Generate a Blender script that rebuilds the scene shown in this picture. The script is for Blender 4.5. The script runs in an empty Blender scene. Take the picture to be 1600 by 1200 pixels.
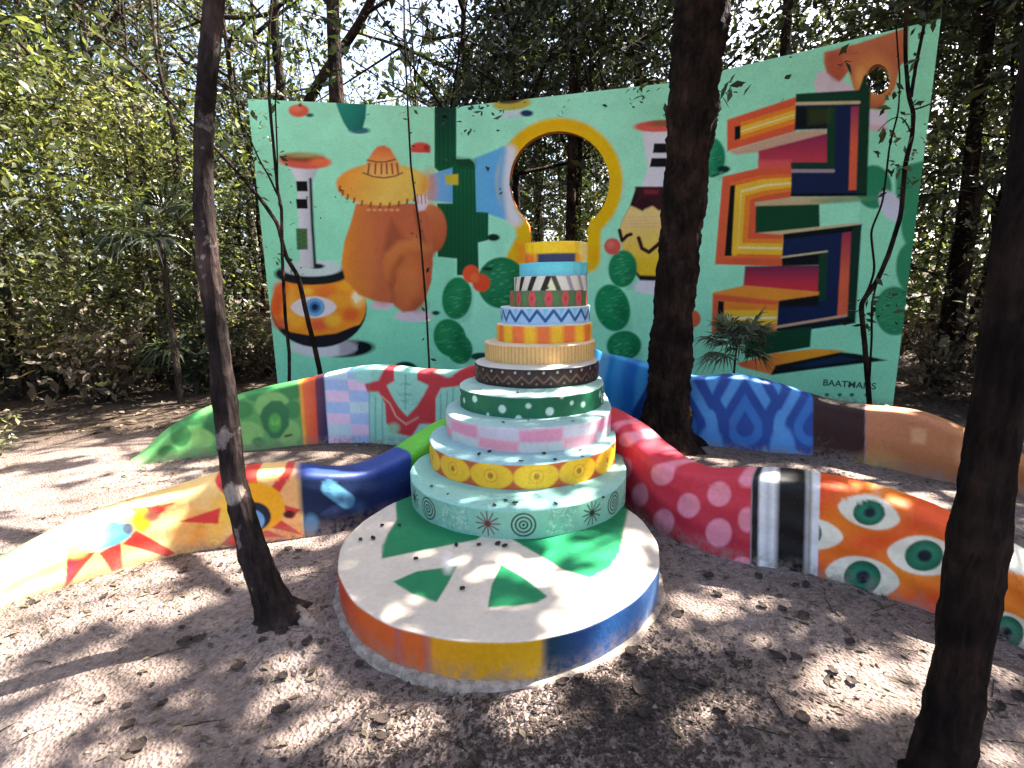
import bpy, math, random
import numpy as np
from mathutils import Matrix, Vector
C = bpy.context.scene
random.seed(7); rng = np.random.default_rng(7)

# ---------------------------------------------------------------- camera
CAM_F, CAM_PITCH, CAM_ROLL, CAM_H = 800.0, math.radians(10.8), math.radians(1.06), 1.6
fw = np.array([0, math.cos(CAM_PITCH), -math.sin(CAM_PITCH)])
_r0 = np.array([1., 0, 0]); _u0 = np.cross(_r0, fw)
rt = math.cos(CAM_ROLL)*_r0 - math.sin(CAM_ROLL)*_u0
up = math.sin(CAM_ROLL)*_r0 + math.cos(CAM_ROLL)*_u0
cd = bpy.data.cameras.new('camera'); cam = bpy.data.objects.new('camera', cd); C.collection.objects.link(cam)
cd.sensor_width = 36; cd.lens = 18; cd.clip_end = 400; cd.clip_start = .05
M = Matrix(((rt[0], up[0], -fw[0], 0), (rt[1], up[1], -fw[1], 0), (rt[2], up[2], -fw[2], CAM_H), (0, 0, 0, 1)))
cam.matrix_world = M; C.camera = cam

# ---------------------------------------------------------------- light
SUN_AZ, SUN_EL = math.radians(66), math.radians(52)      # azimuth measured from +Y towards +X
w = bpy.data.worlds.new('World'); C.world = w; w.use_nodes = True
nt = w.node_tree; bg = nt.nodes['Background']
sky = nt.nodes.new('ShaderNodeTexSky'); sky.sky_type = 'NISHITA'; sky.sun_disc = False
sky.sun_elevation = SUN_EL; sky.sun_rotation = SUN_AZ; sky.air_density = .8; sky.dust_density = 5.0; sky.ozone_density = .3
nt.links.new(sky.outputs[0], bg.inputs[0]); bg.inputs[1].default_value = 0.092
sd = bpy.data.lights.new('sun', 'SUN'); sd.energy = 5.0; sd.angle = math.radians(.45); sd.color = (1, .93, .83)
sun = bpy.data.objects.new('sun', sd); C.collection.objects.link(sun)
sv = Vector((math.sin(SUN_AZ)*math.cos(SUN_EL), math.cos(SUN_AZ)*math.cos(SUN_EL), math.sin(SUN_EL)))
sun.rotation_euler = sv.to_track_quat('Z', 'Y').to_euler()
C.view_settings.view_transform = 'Standard'; C.view_settings.look = 'None'
C.view_settings.exposure = 2.9; C.view_settings.gamma = 1.0; C.view_settings.use_curve_mapping = False

# ---------------------------------------------------------------- survey helpers (reference coordinates -> places)
def ray(x, y): return fw + (x-800)/CAM_F*rt - (y-600)/CAM_F*up
def ground(x, y, z=0.0):
    d = ray(x, y); t = (z-CAM_H)/d[2]; p = d*t; return np.array([p[0], p[1], z])
def atY(x, y, Y):
    d = ray(x, y); t = Y/d[1]; return np.array([d[0]*t, Y, CAM_H+d[2]*t])
def project(P):
    V = np.asarray(P, float)-np.array([0, 0, CAM_H]); z = V@fw
    return 800+CAM_F*(V@rt)/z, 600-CAM_F*(V@up)/z
def hexlin(c):
    c = np.asarray(c, float)/255.; return np.where(c <= .04045, c/12.92, ((c+.055)/1.055)**2.4)

# ---------------------------------------------------------------- object helpers
def link(o, parent=None):
    C.collection.objects.link(o)
    if parent is not None: o.parent = parent
    return o
def empty(name, loc=(0, 0, 0), label=None, cat=None, group=None):
    o = bpy.data.objects.new(name, None); o.location = loc; link(o); o.empty_display_size = .1
    return tag(o, label, cat, group)
def tag(o, label=None, cat=None, group=None, kind=None):
    if label: o['label'] = label
    if cat: o['category'] = cat
    if group: o['group'] = group
    if kind: o['kind'] = kind
    return o
def mesh(name, V, Fc, mat, parent=None, smooth=True, col=None, origin=None):
    """V (n,3); Fc (m,4) or (m,3) array or list of lists"""
    V = np.asarray(V, np.float32)
    if origin is not None: V = V-np.asarray(origin, np.float32)
    me = bpy.data.meshes.new(name)
    if isinstance(Fc, np.ndarray):
        n, k = Fc.shape
        me.vertices.add(len(V)); me.vertices.foreach_set('co', V.ravel())
        me.loops.add(n*k); me.loops.foreach_set('vertex_index', Fc.astype(np.int32).ravel())
        me.polygons.add(n); me.polygons.foreach_set('loop_start', np.arange(0, n*k, k, dtype=np.int32))
        me.polygons.foreach_set('loop_total', np.full(n, k, np.int32))
        me.update(calc_edges=True); me.validate()
    else:
        me.from_pydata([tuple(map(float, v)) for v in V], [], [list(map(int, f)) for f in Fc]); me.update()
    if col is not None:
        a = me.color_attributes.new('paint', 'FLOAT_COLOR', 'POINT')
        c4 = np.ones((len(V), 4), np.float32); c4[:, :3] = col; a.data.foreach_set('color', c4.ravel())
    me.polygons.foreach_set('use_smooth', np.full(len(me.polygons), smooth))
    me.materials.append(mat)
    o = bpy.data.objects.new(name, me); 
    if origin is not None: o.location = tuple(map(float, origin))
    return link(o, parent)
def child_at(o, parent):      # keep the world place of a mesh whose vertices are in world space under an empty
    o.parent = parent
    o.location = Vector(o.location)-parent.location
    return o
def copy_tree(o, parent=None):
    c = o.copy(); C.collection.objects.link(c); c.parent = parent
    for ch in o.children: copy_tree(ch, c)
    return c

# ---------------------------------------------------------------- materials
def new_mat(name):
    m = bpy.data.materials.new(name); m.use_nodes = True
    return m, m.node_tree, m.node_tree.nodes['Principled BSDF']
def N(nt, t, **k):
    n = nt.nodes.new(t)
    for a, b in k.items():
        if a in n.inputs: n.inputs[a].default_value = b
        else: setattr(n, a, b)
    return n
def noise(nt, scale, detail=4, rough=.6, vec=None):
    n = N(nt, 'ShaderNodeTexNoise'); n.inputs['Scale'].default_value = scale
    n.inputs['Detail'].default_value = detail; n.inputs['Roughness'].default_value = rough
    if vec is not None: nt.links.new(vec, n.inputs['Vector'])
    return n
def ramp(nt, fac, stops):
    r = N(nt, 'ShaderNodeValToRGB'); e = r.color_ramp.elements
    while len(e) < len(stops): e.new(.5)
    for i, (p, c) in enumerate(stops): e[i].position = p; e[i].color = (*c, 1)
    nt.links.new(fac, r.inputs[0]); return r
def mixc(nt, fac, a, b, mode='MIX'):
    m = N(nt, 'ShaderNodeMix'); m.data_type = 'RGBA'; m.blend_type = mode
    for s, v in ((0, fac), (6, a), (7, b)):
        if hasattr(v, 'is_output'): nt.links.new(v, m.inputs[s])
        else: m.inputs[s].default_value = v if s == 0 else (*v, 1)
    return m.outputs[2]
def bump(nt, h, strength, dist, bsdf):
    b = N(nt, 'ShaderNodeBump'); b.inputs['Strength'].default_value = strength; b.inputs['Distance'].default_value = dist
    nt.links.new(h, b.inputs['Height']); nt.links.new(b.outputs[0], bsdf.inputs['Normal']); return b
def paint_mat(name, rough=.55, dirt=.25, spec=.35):
    m, nt, b = new_mat(name); b.inputs['Specular IOR Level'].default_value = spec
    at = N(nt, 'ShaderNodeAttribute'); at.attribute_name = 'paint'
    g = N(nt, 'ShaderNodeNewGeometry')
    n1 = noise(nt, 2.3, 6, .65, g.outputs['Position']); r1 = ramp(nt, n1.outputs[0], [(.3, (.86, .86, .86)), (.62, (1, 1, 1))])
    n2 = noise(nt, 38, 3, .6, g.outputs['Position']); r2 = ramp(nt, n2.outputs[0], [(.3, (.86, .86, .86)), (.6, (1, 1, 1))])
    c = mixc(nt, .9, at.outputs['Color'], r1.outputs[0], 'MULTIPLY'); c = mixc(nt, .8, c, r2.outputs[0], 'MULTIPLY')
    n3 = noise(nt, 5, 8, .75, g.outputs['Position']); r3 = ramp(nt, n3.outputs[0], [(.60, (0, 0, 0)), (.78, (1, 1, 1))])
    mm = N(nt, 'ShaderNodeMath'); mm.operation = 'MULTIPLY'; mm.inputs[1].default_value = dirt
    nt.links.new(r3.outputs[0], mm.inputs[0])
    c = mixc(nt, mm.outputs[0], c, (.20, .16, .12))
    v5 = N(nt, 'ShaderNodeTexVoronoi'); v5.feature = 'DISTANCE_TO_EDGE'; v5.inputs['Scale'].default_value = 2.2; nw = noise(nt, 9, 4, .7, g.outputs['Position'])
    wv = N(nt, 'ShaderNodeVectorMath'); wv.operation = 'MULTIPLY_ADD'; nt.links.new(nw.outputs['Color'], wv.inputs[0]); wv.inputs[1].default_value = (.3, .3, .3); nt.links.new(g.outputs['Position'], wv.inputs[2]); nt.links.new(wv.outputs[0], v5.inputs['Vector'])
    r5 = ramp(nt, v5.outputs['Distance'], [(.0, (1, 1, 1)), (.006, (0, 0, 0))]); n6 = noise(nt, 1.6, 2, .5, g.outputs['Position']); r6 = ramp(nt, n6.outputs[0], [(.52, (0, 0, 0)), (.6, (1, 1, 1))])
    m6 = N(nt, 'ShaderNodeMath'); m6.operation = 'MULTIPLY'; nt.links.new(r5.outputs[0], m6.inputs[0]); nt.links.new(r6.outputs[0], m6.inputs[1]); m7 = N(nt, 'ShaderNodeMath'); m7.operation = 'MULTIPLY'; m7.inputs[1].default_value = dirt; nt.links.new(m6.outputs[0], m7.inputs[0])
    c = mixc(nt, m7.outputs[0], c, (.10, .08, .06))
    n7 = noise(nt, 95, 5, .75, g.outputs['Position']); r7 = ramp(nt, n7.outputs[0], [(.66, (0, 0, 0)), (.72, (1, 1, 1))]); m8 = N(nt, 'ShaderNodeMath'); m8.operation = 'MULTIPLY'; m8.inputs[1].default_value = dirt; nt.links.new(r7.outputs[0], m8.inputs[0])
    c = mixc(nt, m8.outputs[0], c, (.42, .38, .33))
    # splash of soil along the foot of the paintwork
    sx = N(nt, 'ShaderNodeSeparateXYZ'); nt.links.new(g.outputs['Position'], sx.inputs[0])
    mr = N(nt, 'ShaderNodeMapRange'); mr.inputs[1].default_value = .0; mr.inputs[2].default_value = .11; mr.inputs[3].default_value = .85; mr.inputs[4].default_value = 0
    nt.links.new(sx.outputs[2], mr.inputs[0])
    m2 = N(nt, 'ShaderNodeMath'); m2.operation = 'MULTIPLY'; nt.links.new(mr.outputs[0], m2.inputs[0])
    n4 = noise(nt, 22, 5, .7, g.outputs['Position']); r4 = ramp(nt, n4.outputs[0], [(.40, (0, 0, 0)), (.58, (1, 1, 1))]); nt.links.new(r4.outputs[0], m2.inputs[1])
    c = mixc(nt, m2.outputs[0], c, (.26, .20, .16))
    nt.links.new(c, b.inputs['Base Color']); b.inputs['Roughness'].default_value = rough
    n5 = noise(nt, 60, 6, .7, g.outputs['Position']); bump(nt, n5.outputs[0], .35, .006, b)
    return m
MAT_MURAL = paint_mat('mural_paint', .7, .08, .12)
MAT_CONC = paint_mat('sculpture_paint', .5, .5, .3)
def bark_mat(name, c1, c2, patch=None, scale=14):
    m, nt, b = new_mat(name); b.inputs['Specular IOR Level'].default_value = .12
    tc = N(nt, 'ShaderNodeTexCoord'); mp = N(nt, 'ShaderNodeMapping'); mp.inputs['Scale'].default_value = (1, 1, .28)
    nt.links.new(tc.outputs['Object'], mp.inputs[0])
    n1 = noise(nt, scale, 8, .7, mp.outputs[0]); r = ramp(nt, n1.outputs[0], [(.35, c1), (.65, c2)])
    c = r.outputs[0]
    if patch:
        n2 = noise(nt, 6.5, 4, .55, tc.outputs['Object']); r2 = ramp(nt, n2.outputs[0], [(.61, (0, 0, 0)), (.66, (1, 1, 1))])
        c = mixc(nt, r2.outputs[0], c, patch)
    n9 = noise(nt, 3.2, 6, .65, tc.outputs['Object']); r9 = ramp(nt, n9.outputs[0], [(.36, (.45, .42, .40)), (.5, (1, 1, 1)), (.64, (2.3, 2.1, 1.9))]); c = mixc(nt, 1, c, r9.outputs[0], 'MULTIPLY')
    nt.links.new(c, b.inputs['Base Color']); b.inputs['Roughness'].default_value = .9
    v = N(nt, 'ShaderNodeTexVoronoi'); v.inputs['Scale'].default_value = scale*2.2; nt.links.new(mp.outputs[0], v.inputs['Vector'])
    ad = N(nt, 'ShaderNodeMath'); ad.operation = 'ADD'; nt.links.new(n1.outputs[0], ad.inputs[0]); nt.links.new(v.outputs[0], ad.inputs[1])
    nf = noise(nt, scale*6, 6, .8, mp.outputs[0]); ad2 = N(nt, 'ShaderNodeMath'); ad2.operation = 'MULTIPLY_ADD'; ad2.inputs[1].default_value = .45; nt.links.new(nf.outputs[0], ad2.inputs[0]); nt.links.new(ad.outputs[0], ad2.inputs[2])
    bump(nt, ad2.outputs[0], 1.0, .05, b)
    return m
BARK_DARK = bark_mat('dark_bark', (.006, .004, .0035), (.036, .022, .016))
BARK_PALE = bark_mat('pale_patched_bark', (.020, .014, .013), (.065, .048, .046), (.26, .23, .21), 18)
BARK_GREY = bark_mat('grey_bark', (.022, .017, .013), (.085, .068, .052), None, 20)
def leaf_mat(name, dark, mid, light, trans=.45, rough=.45):
    m, nt, b = new_mat(name)
    g = N(nt, 'ShaderNodeNewGeometry'); oi = N(nt, 'ShaderNodeObjectInfo')
    r = ramp(nt, g.outputs['Random Per Island'], [(0, dark), (.55, mid), (1, light)])
    r2 = ramp(nt, oi.outputs['Random'], [(0, (.75, .80, .8)), (1, (1.0, 1.0, .9))])
    c = mixc(nt, 1, r.outputs[0], r2.outputs[0], 'MULTIPLY')
    nt.links.new(c, b.inputs['Base Color']); b.inputs['Roughness'].default_value = rough
    t = N(nt, 'ShaderNodeBsdfTranslucent')
    c2 = mixc(nt, 1, c, (1.35, 1.42, .62), 'MULTIPLY'); nt.links.new(c2, t.inputs[0])
    ms = N(nt, 'ShaderNodeMixShader'); ms.inputs[0].default_value = trans
    nt.links.new(b.outputs[0], ms.inputs[1]); nt.links.new(t.outputs[0], ms.inputs[2])
    nt.links.new(ms.outputs[0], nt.nodes['Material Output'].inputs[0])
    return m
LEAF = leaf_mat('broad_leaves', (.018, .024, .012), (.055, .066, .032), (.17, .18, .10), rough=.36)
LEAF_Y = leaf_mat('yellow_green_leaves', (.04, .05, .02), (.11, .12, .05), (.25, .25, .13), .5, .36)
LEAF_P = leaf_mat('pale_olive_leaves', (.04, .040, .024), (.11, .108, .066), (.30, .285, .19), .4, .38)
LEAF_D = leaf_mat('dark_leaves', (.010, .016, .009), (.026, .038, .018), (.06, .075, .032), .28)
LEAF_DRY = leaf_mat('dry_leaves', (.06, .042, .028), (.13, .095, .065), (.25, .19, .14), .25, .7)
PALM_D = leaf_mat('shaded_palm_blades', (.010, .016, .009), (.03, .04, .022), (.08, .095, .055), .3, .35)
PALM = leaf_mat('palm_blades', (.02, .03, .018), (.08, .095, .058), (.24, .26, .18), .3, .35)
def plain_mat(name, c1, c2, scale=20, rough=.9, bstr=.5):
    m, nt, b = new_mat(name); g = N(nt, 'ShaderNodeNewGeometry')
    n = noise(nt, scale, 6, .7, g.outputs['Position']); r = ramp(nt, n.outputs[0], [(.35, c1), (.65, c2)])
    nt.links.new(r.outputs[0], b.inputs['Base Color']); b.inputs['Roughness'].default_value = rough
    bump(nt, n.outputs[0], bstr, .01, b); return m
CONC_RAW = plain_mat('raw_concrete', (.16, .13, .10), (.40, .33, .27), 30)
STONE = plain_mat('pebble', (.12, .09, .075), (.34, .27, .23), 9)
DRYLEAF = plain_mat('fallen_leaf_brown', (.014, .009, .007), (.045, .028, .021), 25)
WALLBACK = plain_mat('render_back', (.20, .19, .17), (.33, .31, .28), 6)
INK = plain_mat('lettering_ink', (.02, .07, .045), (.03, .09, .055), 30, .7, .1)
def ground_mat():
    m, nt, b = new_mat('sandy_soil'); g = N(nt, 'ShaderNodeNewGeometry'); P = g.outputs['Position']
    n1 = noise(nt, 1.1, 7, .65, P); base = ramp(nt, n1.outputs[0], [(.3, (.165, .122, .105)), (.5, (.24, .186, .164)), (.72, (.34, .276, .25))])
    n2 = noise(nt, 26, 8, .75, P); r2 = ramp(nt, n2.outputs[0], [(.32, (.38, .35, .33)), (.5, (.95, .95, .95)), (.68, (1.25, 1.2, 1.18))])
    c = mixc(nt, 1, base.outputs[0], r2.outputs[0], 'MULTIPLY')
    v = N(nt, 'ShaderNodeTexVoronoi'); v.inputs['Scale'].default_value = 70; nt.links.new(P, v.inputs['Vector'])
    rv = ramp(nt, v.outputs['Color'], [(.0, (.55, .5, .46)), (.25, (.9, .9, .9)), (1, (1.1, 1.08, 1.05))])
    c = mixc(nt, .75, c, rv.outputs[0], 'MULTIPLY')
    # litter-covered forest floor away from the swept clearing
    sx = N(nt, 'ShaderNodeSeparateXYZ'); nt.links.new(P, sx.inputs[0])
    n3 = noise(nt, .55, 4, .6, P)
    ad = N(nt, 'ShaderNodeMath'); ad.operation = 'MULTIPLY_ADD'; ad.inputs[1].default_value = 4.0
    nt.links.new(n3.outputs[0], ad.inputs[0]); nt.links.new(sx.outputs[1], ad.inputs[2])
    mr = N(nt, 'ShaderNodeMapRange'); mr.inputs[1].default_value = 6.6; mr.inputs[2].default_value = 7.8
    nt.links.new(ad.outputs[0], mr.inputs[0])
    n4 = noise(nt, 18, 8, .8, P); lit = ramp(nt, n4.outputs[0], [(.35, (.030, .020, .014)), (.55, (.085, .060, .045)), (.7, (.20, .15, .12))])
    c = mixc(nt, mr.outputs[0], c, lit.outputs[0])
    nt.links.new(c, b.inputs['Base Color']); b.inputs['Roughness'].default_value = .95
    b.inputs['Specular IOR Level'].default_value = .2
    a2 = N(nt, 'ShaderNodeMath'); a2.operation = 'ADD'; nt.links.new(n2.outputs[0], a2.inputs[0]); nt.links.new(v.outputs['Distance'], a2.inputs[1])
    bump(nt, a2.outputs[0], .9, .02, b)
    return m
SOIL = ground_mat()

# ---------------------------------------------------------------- the painter: colours paint by paint on a set of surface points
class Painter:
    def __init__(s, X, Y, base):
        s.X, s.Y = np.asarray(X, float), np.asarray(Y, float)
        s.c = np.tile(hexlin(base), (len(s.X), 1)) if np.ndim(base) == 1 else base
    def _put(s, idx, a, colour):
        a = a[:, None]
        if callable(colour): colour = colour(s.X[idx], s.Y[idx])
        else: colour = hexlin(colour)
        s.c[idx] = s.c[idx]*(1-a)+colour*a
    def _box(s, x0, y0, x1, y1):
        return np.nonzero((s.X > x0) & (s.X < x1) & (s.Y > y0) & (s.Y < y1))[0]
    def poly(s, pts, colour, soft=1.2, alpha=1.0):
        P = np.asarray(pts, float); m = soft+1
        i = s._box(P[:, 0].min()-m, P[:, 1].min()-m, P[:, 0].max()+m, P[:, 1].max()+m)
        if len(i) == 0: return
        d = poly_sd(s.X[i], s.Y[i], P); a = np.clip(.5-d/(2*soft), 0, 1)*alpha
        k = a > 0; s._put(i[k], a[k], colour)
    def ell(s, cx, cy, rx, ry, colour, rot=0, soft=1.2, alpha=1.0):
        m = max(rx, ry)+soft+1; i = s._box(cx-m, cy-m, cx+m, cy+m)
        if len(i) == 0: return
        c, q = math.cos(math.radians(rot)), math.sin(math.radians(rot))
        x, y = s.X[i]-cx, s.Y[i]-cy; u = (x*c+y*q)/rx; v = (-x*q+y*c)/ry
        d = (np.hypot(u, v)-1)*min(rx, ry); a = np.clip(.5-d/(2*soft), 0, 1)*alpha
        k = a > 0; s._put(i[k], a[k], colour)
    def line(s, pts, width, colour, soft=1.0, alpha=1.0):
        P = np.asarray(pts, float); m = width+soft+1
        i = s._box(P[:, 0].min()-m, P[:, 1].min()-m, P[:, 0].max()+m, P[:, 1].max()+m)
        if len(i) == 0: return
        d = np.full(len(i), 1e9)
        for (x0, y0), (x1, y1) in zip(P[:-1], P[1:]): d = np.minimum(d, seg_d(s.X[i], s.Y[i], x0, y0, x1, y1))
        d -= width/2; a = np.clip(.5-d/(2*soft), 0, 1)*alpha; k = a > 0; s._put(i[k], a[k], colour)
    def almond(s, cx, cy, rx, ry, colour, rot=0, soft=1.2):
        t = np.linspace(0, math.pi, 16); u = rx*np.cos(t); v = ry*np.sin(t)**1.25
        x = np.concatenate([u, -u]); y = np.concatenate([v, -v])
        c, q = math.cos(math.radians(rot)), math.sin(math.radians(rot))
        s.poly(np.stack([cx+x*c-y*q, cy+x*q+y*c], 1), colour, soft)
def seg_d(X, Y, x0, y0, x1, y1):
    dx, dy = x1-x0, y1-y0; L = dx*dx+dy*dy+1e-12
    t = np.clip(((X-x0)*dx+(Y-y0)*dy)/L, 0, 1); return np.hypot(X-x0-t*dx, Y-y0-t*dy)
def poly_sd(X, Y, P):
    d = np.full(len(X), 1e9); ins = np.zeros(len(X), bool); n = len(P)
    for k in range(n):
        x0, y0 = P[k]; x1, y1 = P[(k+1) % n]
        d = np.minimum(d, seg_d(X, Y, x0, y0, x1, y1))
        if y0 != y1: ins ^= ((y0 > Y) != (y1 > Y)) & (X < (x1-x0)*(Y-y0)/(y1-y0)+x0)
    return np.where(ins, -d, d)
def grad(c0, c1, x0, y0, x1, y1):        # airbrushed blend of two paints from one place to another
    a, b = hexlin(c0), hexlin(c1); L = (x1-x0)**2+(y1-y0)**2
    def f(X, Y):
        t = np.clip(((X-x0)*(x1-x0)+(Y-y0)*(y1-y0))/L, 0, 1)[:, None]; return a*(1-t)+b*t
    return f
def grid_faces(nu, nv, closed=False):
    i, j = np.meshgrid(np.arange(nu if closed else nu-1), np.arange(nv-1), indexing='ij')
    a = i*nv+j; b = ((i+1) % nu)*nv+j
    return np.stack([a, b, b+1, a+1], -1).reshape(-1, 4)
def resample(P, step):
    P = np.asarray(P, float); d = np.r_[0, np.cumsum(np.linalg.norm(np.diff(P[:, :2], axis=0), axis=1))]
    n = max(2, int(d[-1]/step)); t = np.linspace(0, d[-1], n)
    return np.stack([np.interp(t, d, P[:, k]) for k in range(P.shape[1])], 1)
def smooth_path(P, it=2):
    P = np.asarray(P, float)
    for _ in range(it):
        Q = [P[0]]
        for a, b in zip(P[:-1], P[1:]): Q += [.75*a+.25*b, .25*a+.75*b]
        P = np.array(Q+[P[-1]])
    return P
# ================================================================ GROUND
def soil_z(X, Y):
    X, Y = np.asarray(X, float), np.asarray(Y, float); Z = np.zeros_like(X)
    r = np.random.default_rng(3)
    for k in range(60):
        f = 10**r.uniform(-.2, 1.05); a = r.uniform(0, 2*math.pi); ph = r.uniform(0, 6.28)
        Z += .0085/f**.9*np.sin(f*(X*math.cos(a)+Y*math.sin(a))+ph)*(1 if f < 6 else .9)
    Z -= .006
    dd = np.hypot(X, Y-4); Z += np.where(dd > 12, (dd-12)*.012, 0)
    for (x, y, R, h) in mounds: Z += h*np.exp(-((X-x)**2+(Y-y)**2)/(2*R*R))
    return Z
def build_ground():
    def axis(lo, a, b, hi, fine):
        core = np.arange(a, b, fine)
        left = a-np.geomspace(fine, a-lo, 26)[::-1]; right = core[-1]+np.geomspace(fine, hi-core[-1], 26)
        return np.r_[left, core, right]
    xs = axis(-90, -6, 6, 90, .045); ys = axis(-40, .4, 9, 120, .045)
    X, Y = np.meshgrid(xs, ys, indexing='ij'); Z = np.zeros_like(X)
    Z = soil_z(X, Y)
    V = np.stack([X, Y, Z], -1).reshape(-1, 3)
    o = mesh('ground', V, grid_faces(len(xs), len(ys)), SOIL); o['kind'] = 'structure'
mounds = [(-1.13, 2.27, .16, .05), (1.5, 4.9, .22, .06), (1.38, 1.4, .14, .04), (1.9, 3.7, .45, .05), (-3.6, 6.6, .9, .12), (3.2, 3.1, .5, .03)]
build_ground()

# ================================================================ MURAL WALL
WALL_H, WALL_T = 4.45, .12
FOLDS = [(-3.91, 8.41), (-.95, 8.96), (2.35, 8.09), (4.87, 6.37)]
def on_plane(x, y, a, b):       # reference point -> (distance along panel, height)
    a, b = np.array(a), np.array(b); t = (b-a)/np.linalg.norm(b-a); n = np.array([t[1], -t[0]])
    d = ray(x, y); k = (a@n)/(d[:2]@n); p = d*k; return np.array([(p[:2]-a)@t, CAM_H+p[2]])
import itertools
def arc(cx, cy, rx, ry, a0, a1, n):
    return [(cx+rx*math.cos(math.radians(a)), cy+ry*math.sin(math.radians(a))) for a in np.linspace(a0, a1, n)]
keyhole = arc(874, 284, 78, 79, 137, 403, 48)+[(922, 345), (918.5, 360), (918, 392), (829, 392), (829.5, 370), (826, 352)]
loop_hole = arc(1372, 124, 18.5, 24, 0, 350, 30)

def paint_mural(X, Y):
    MINT = (164, 246, 202)
    p = Painter(X, Y, MINT)
    G = lambda *a: grad(*a)
    p.poly([(300, 0), (1600, -40), (1600, 760), (300, 760)], G((168, 247, 206), (150, 234, 184), 900, 200, 1440, 500), 1, .9)
    p.poly([(300, 100), (715, 100), (715, 700), (300, 700)], G((166, 243, 198), (132, 230, 186), 560, 200, 560, 570), 8, .8)
    # little hats floating about
    p.ell(467, 173, 16, 10, (226, 98, 70), soft=1.6); p.ell(463, 170, 10, 5, (236, 120, 88), soft=2); p.ell(484, 180, 6, 3, (35, 100, 78))
    p.ell(657, 230, 15, 8, (228, 86, 66), soft=1.5); p.poly([(641, 230), (673, 234), (672, 239), (643, 238)], (220, 80, 66)); p.ell(667, 231, 5, 5, (170, 60, 50), soft=2)
    p.ell(469, 164, 3, 3, (130, 70, 50))
    # teal pot, top edge
    p.ell(562, 204, 16, 5, (58, 112, 122)); p.poly([(524, 158), (573, 158), (571, 185), (566, 203), (545, 204), (537, 192), (530, 176)], G((40, 140, 118), (28, 105, 92), 530, 170, 570, 200))
    # yellow bowl, top edge
    p.ell(806, 178, 26, 6, (205, 225, 225), rot=-6); p.ell(823, 177, 10, 5, (30, 60, 90)); p.ell(800, 162, 30, 10, (196, 182, 70), rot=-5); p.ell(797, 156, 21, 6, (90, 70, 45), rot=-5)
    # ---- vase at left
    p.ell(543, 545, 42, 13, (12, 20, 22), rot=-4, soft=1.8)
    p.ell(505, 543, 52, 15, (214, 220, 220), soft=1.6); p.poly([(530, 530), (560, 530), (552, 553), (530, 556)], (150, 140, 150), 4, .7)
    body = arc(498, 482, 75, 61, 0, 355, 40)
    body_old = [(424, 432), (440, 424), (487, 424), (540, 424), (558, 436), (568, 455), (573, 480), (570, 505), (556, 524), (525, 538), (487, 542), (450, 536), (430, 520), (425, 490)]
    p.poly(body, (24, 26, 34))
    bo = [q for q in arc(498, 478, 74, 58, 150, 390, 40)]+[(553, 510), (525, 521), (490, 525), (455, 519), (436, 508)]
    bo_old = [(423, 428), (440, 420), (540, 420), (558, 436), (568, 455), (572, 480), (570, 494), (548, 512), (520, 521), (490, 524), (455, 517), (427, 500), (423, 470)]
    p.poly(bo, (245, 150, 40))
    for (x, y, a, b, c) in [(440, 455, 14, 16, (238, 92, 40)), (460, 500, 16, 12, (250, 180, 50)), (432, 480, 9, 18, (232, 84, 42)), (455, 468, 8, 22, (250, 175, 60)), (508, 455, 14, 9, (240, 120, 50)), (530, 470, 16, 10, (250, 170, 50)), (548, 492, 14, 10, (236, 96, 44)), (497, 508, 16, 9, (232, 90, 60)), (520, 500, 12, 10, (250, 190, 60)), (560, 466, 12, 14, (252, 205, 110)), (478, 455, 9, 6, (252, 200, 70)), (540, 447, 12, 8, (250, 176, 46)), (470, 440, 16, 6, (245, 130, 40)), (438, 505, 12, 8, (220, 90, 60))]:
        p.ell(x, y, a, b, c, soft=4, alpha=.85)
    p.poly([(556, 452), (567, 466), (556, 474), (550, 464)], (252, 236, 190), 2)
    p.almond(490, 480, 36, 17, (236, 222, 220)); p.ell(492, 480, 15.5, 14.5, (112, 172, 214)); p.ell(492, 480, 9, 9, (62, 120, 176)); p.ell(492, 480, 5, 5, (20, 40, 76))
    p.ell(487, 428, 58, 17, (22, 30, 32)); p.ell(487, 419, 47, 13, (206, 222, 216)); p.ell(495, 416, 12, 4, (25, 35, 34))
    p.poly([(451, 258), (500, 258), (488, 285), (490, 418), (470, 418), (464, 285)], G((228, 224, 228), (190, 196, 198), 466, 0, 490, 0))
    for y0, y1, c in [(283, 299, (16, 14, 16)), (311, 326, (16, 14, 16)), (357, 390, (92, 110, 70))]: p.poly([(462.5, y0), (480, y0), (481, y1), (464, y1)], c, .8)
    for k in range(9): p.ell(468+(k*7) % 14, 361+k*3.3, 3, 2, (30, 110, 60), soft=1.5)
    p.line([(485, 280), (488, 350), (492, 412)], 4.5, (30, 42, 40), 1.5)
    p.ell(476, 252, 41, 12, (228, 98, 78), rot=3, soft=1.6); p.ell(472, 246, 33, 7, (150, 78, 40), rot=2, soft=2.5); p.ell(478, 242, 27, 4, (180, 190, 120), soft=2.5, alpha=.7); p.ell(500, 253, 15, 6, (240, 120, 70), soft=3)
    # ---- light beam and square cactus
    p.poly([(742, 247), (800, 224), (812, 350), (762, 334), (742, 334)], G((104, 182, 222), (96, 178, 232), 742, 0, 800, 0), 2)
    p.poly([(679, 120), (713, 120), (713, 262), (686, 268), (679, 262)], G((22, 58, 44), (16, 92, 56), 0, 165, 0, 250), .9)
    p.poly([(670, 274), (712, 260), (712, 318), (668, 312)], G((140, 178, 220), (96, 178, 226), 668, 300, 712, 290), 1.4)
    cc = G((14, 84, 48), (18, 100, 60), 690, 400, 740, 260)
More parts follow.
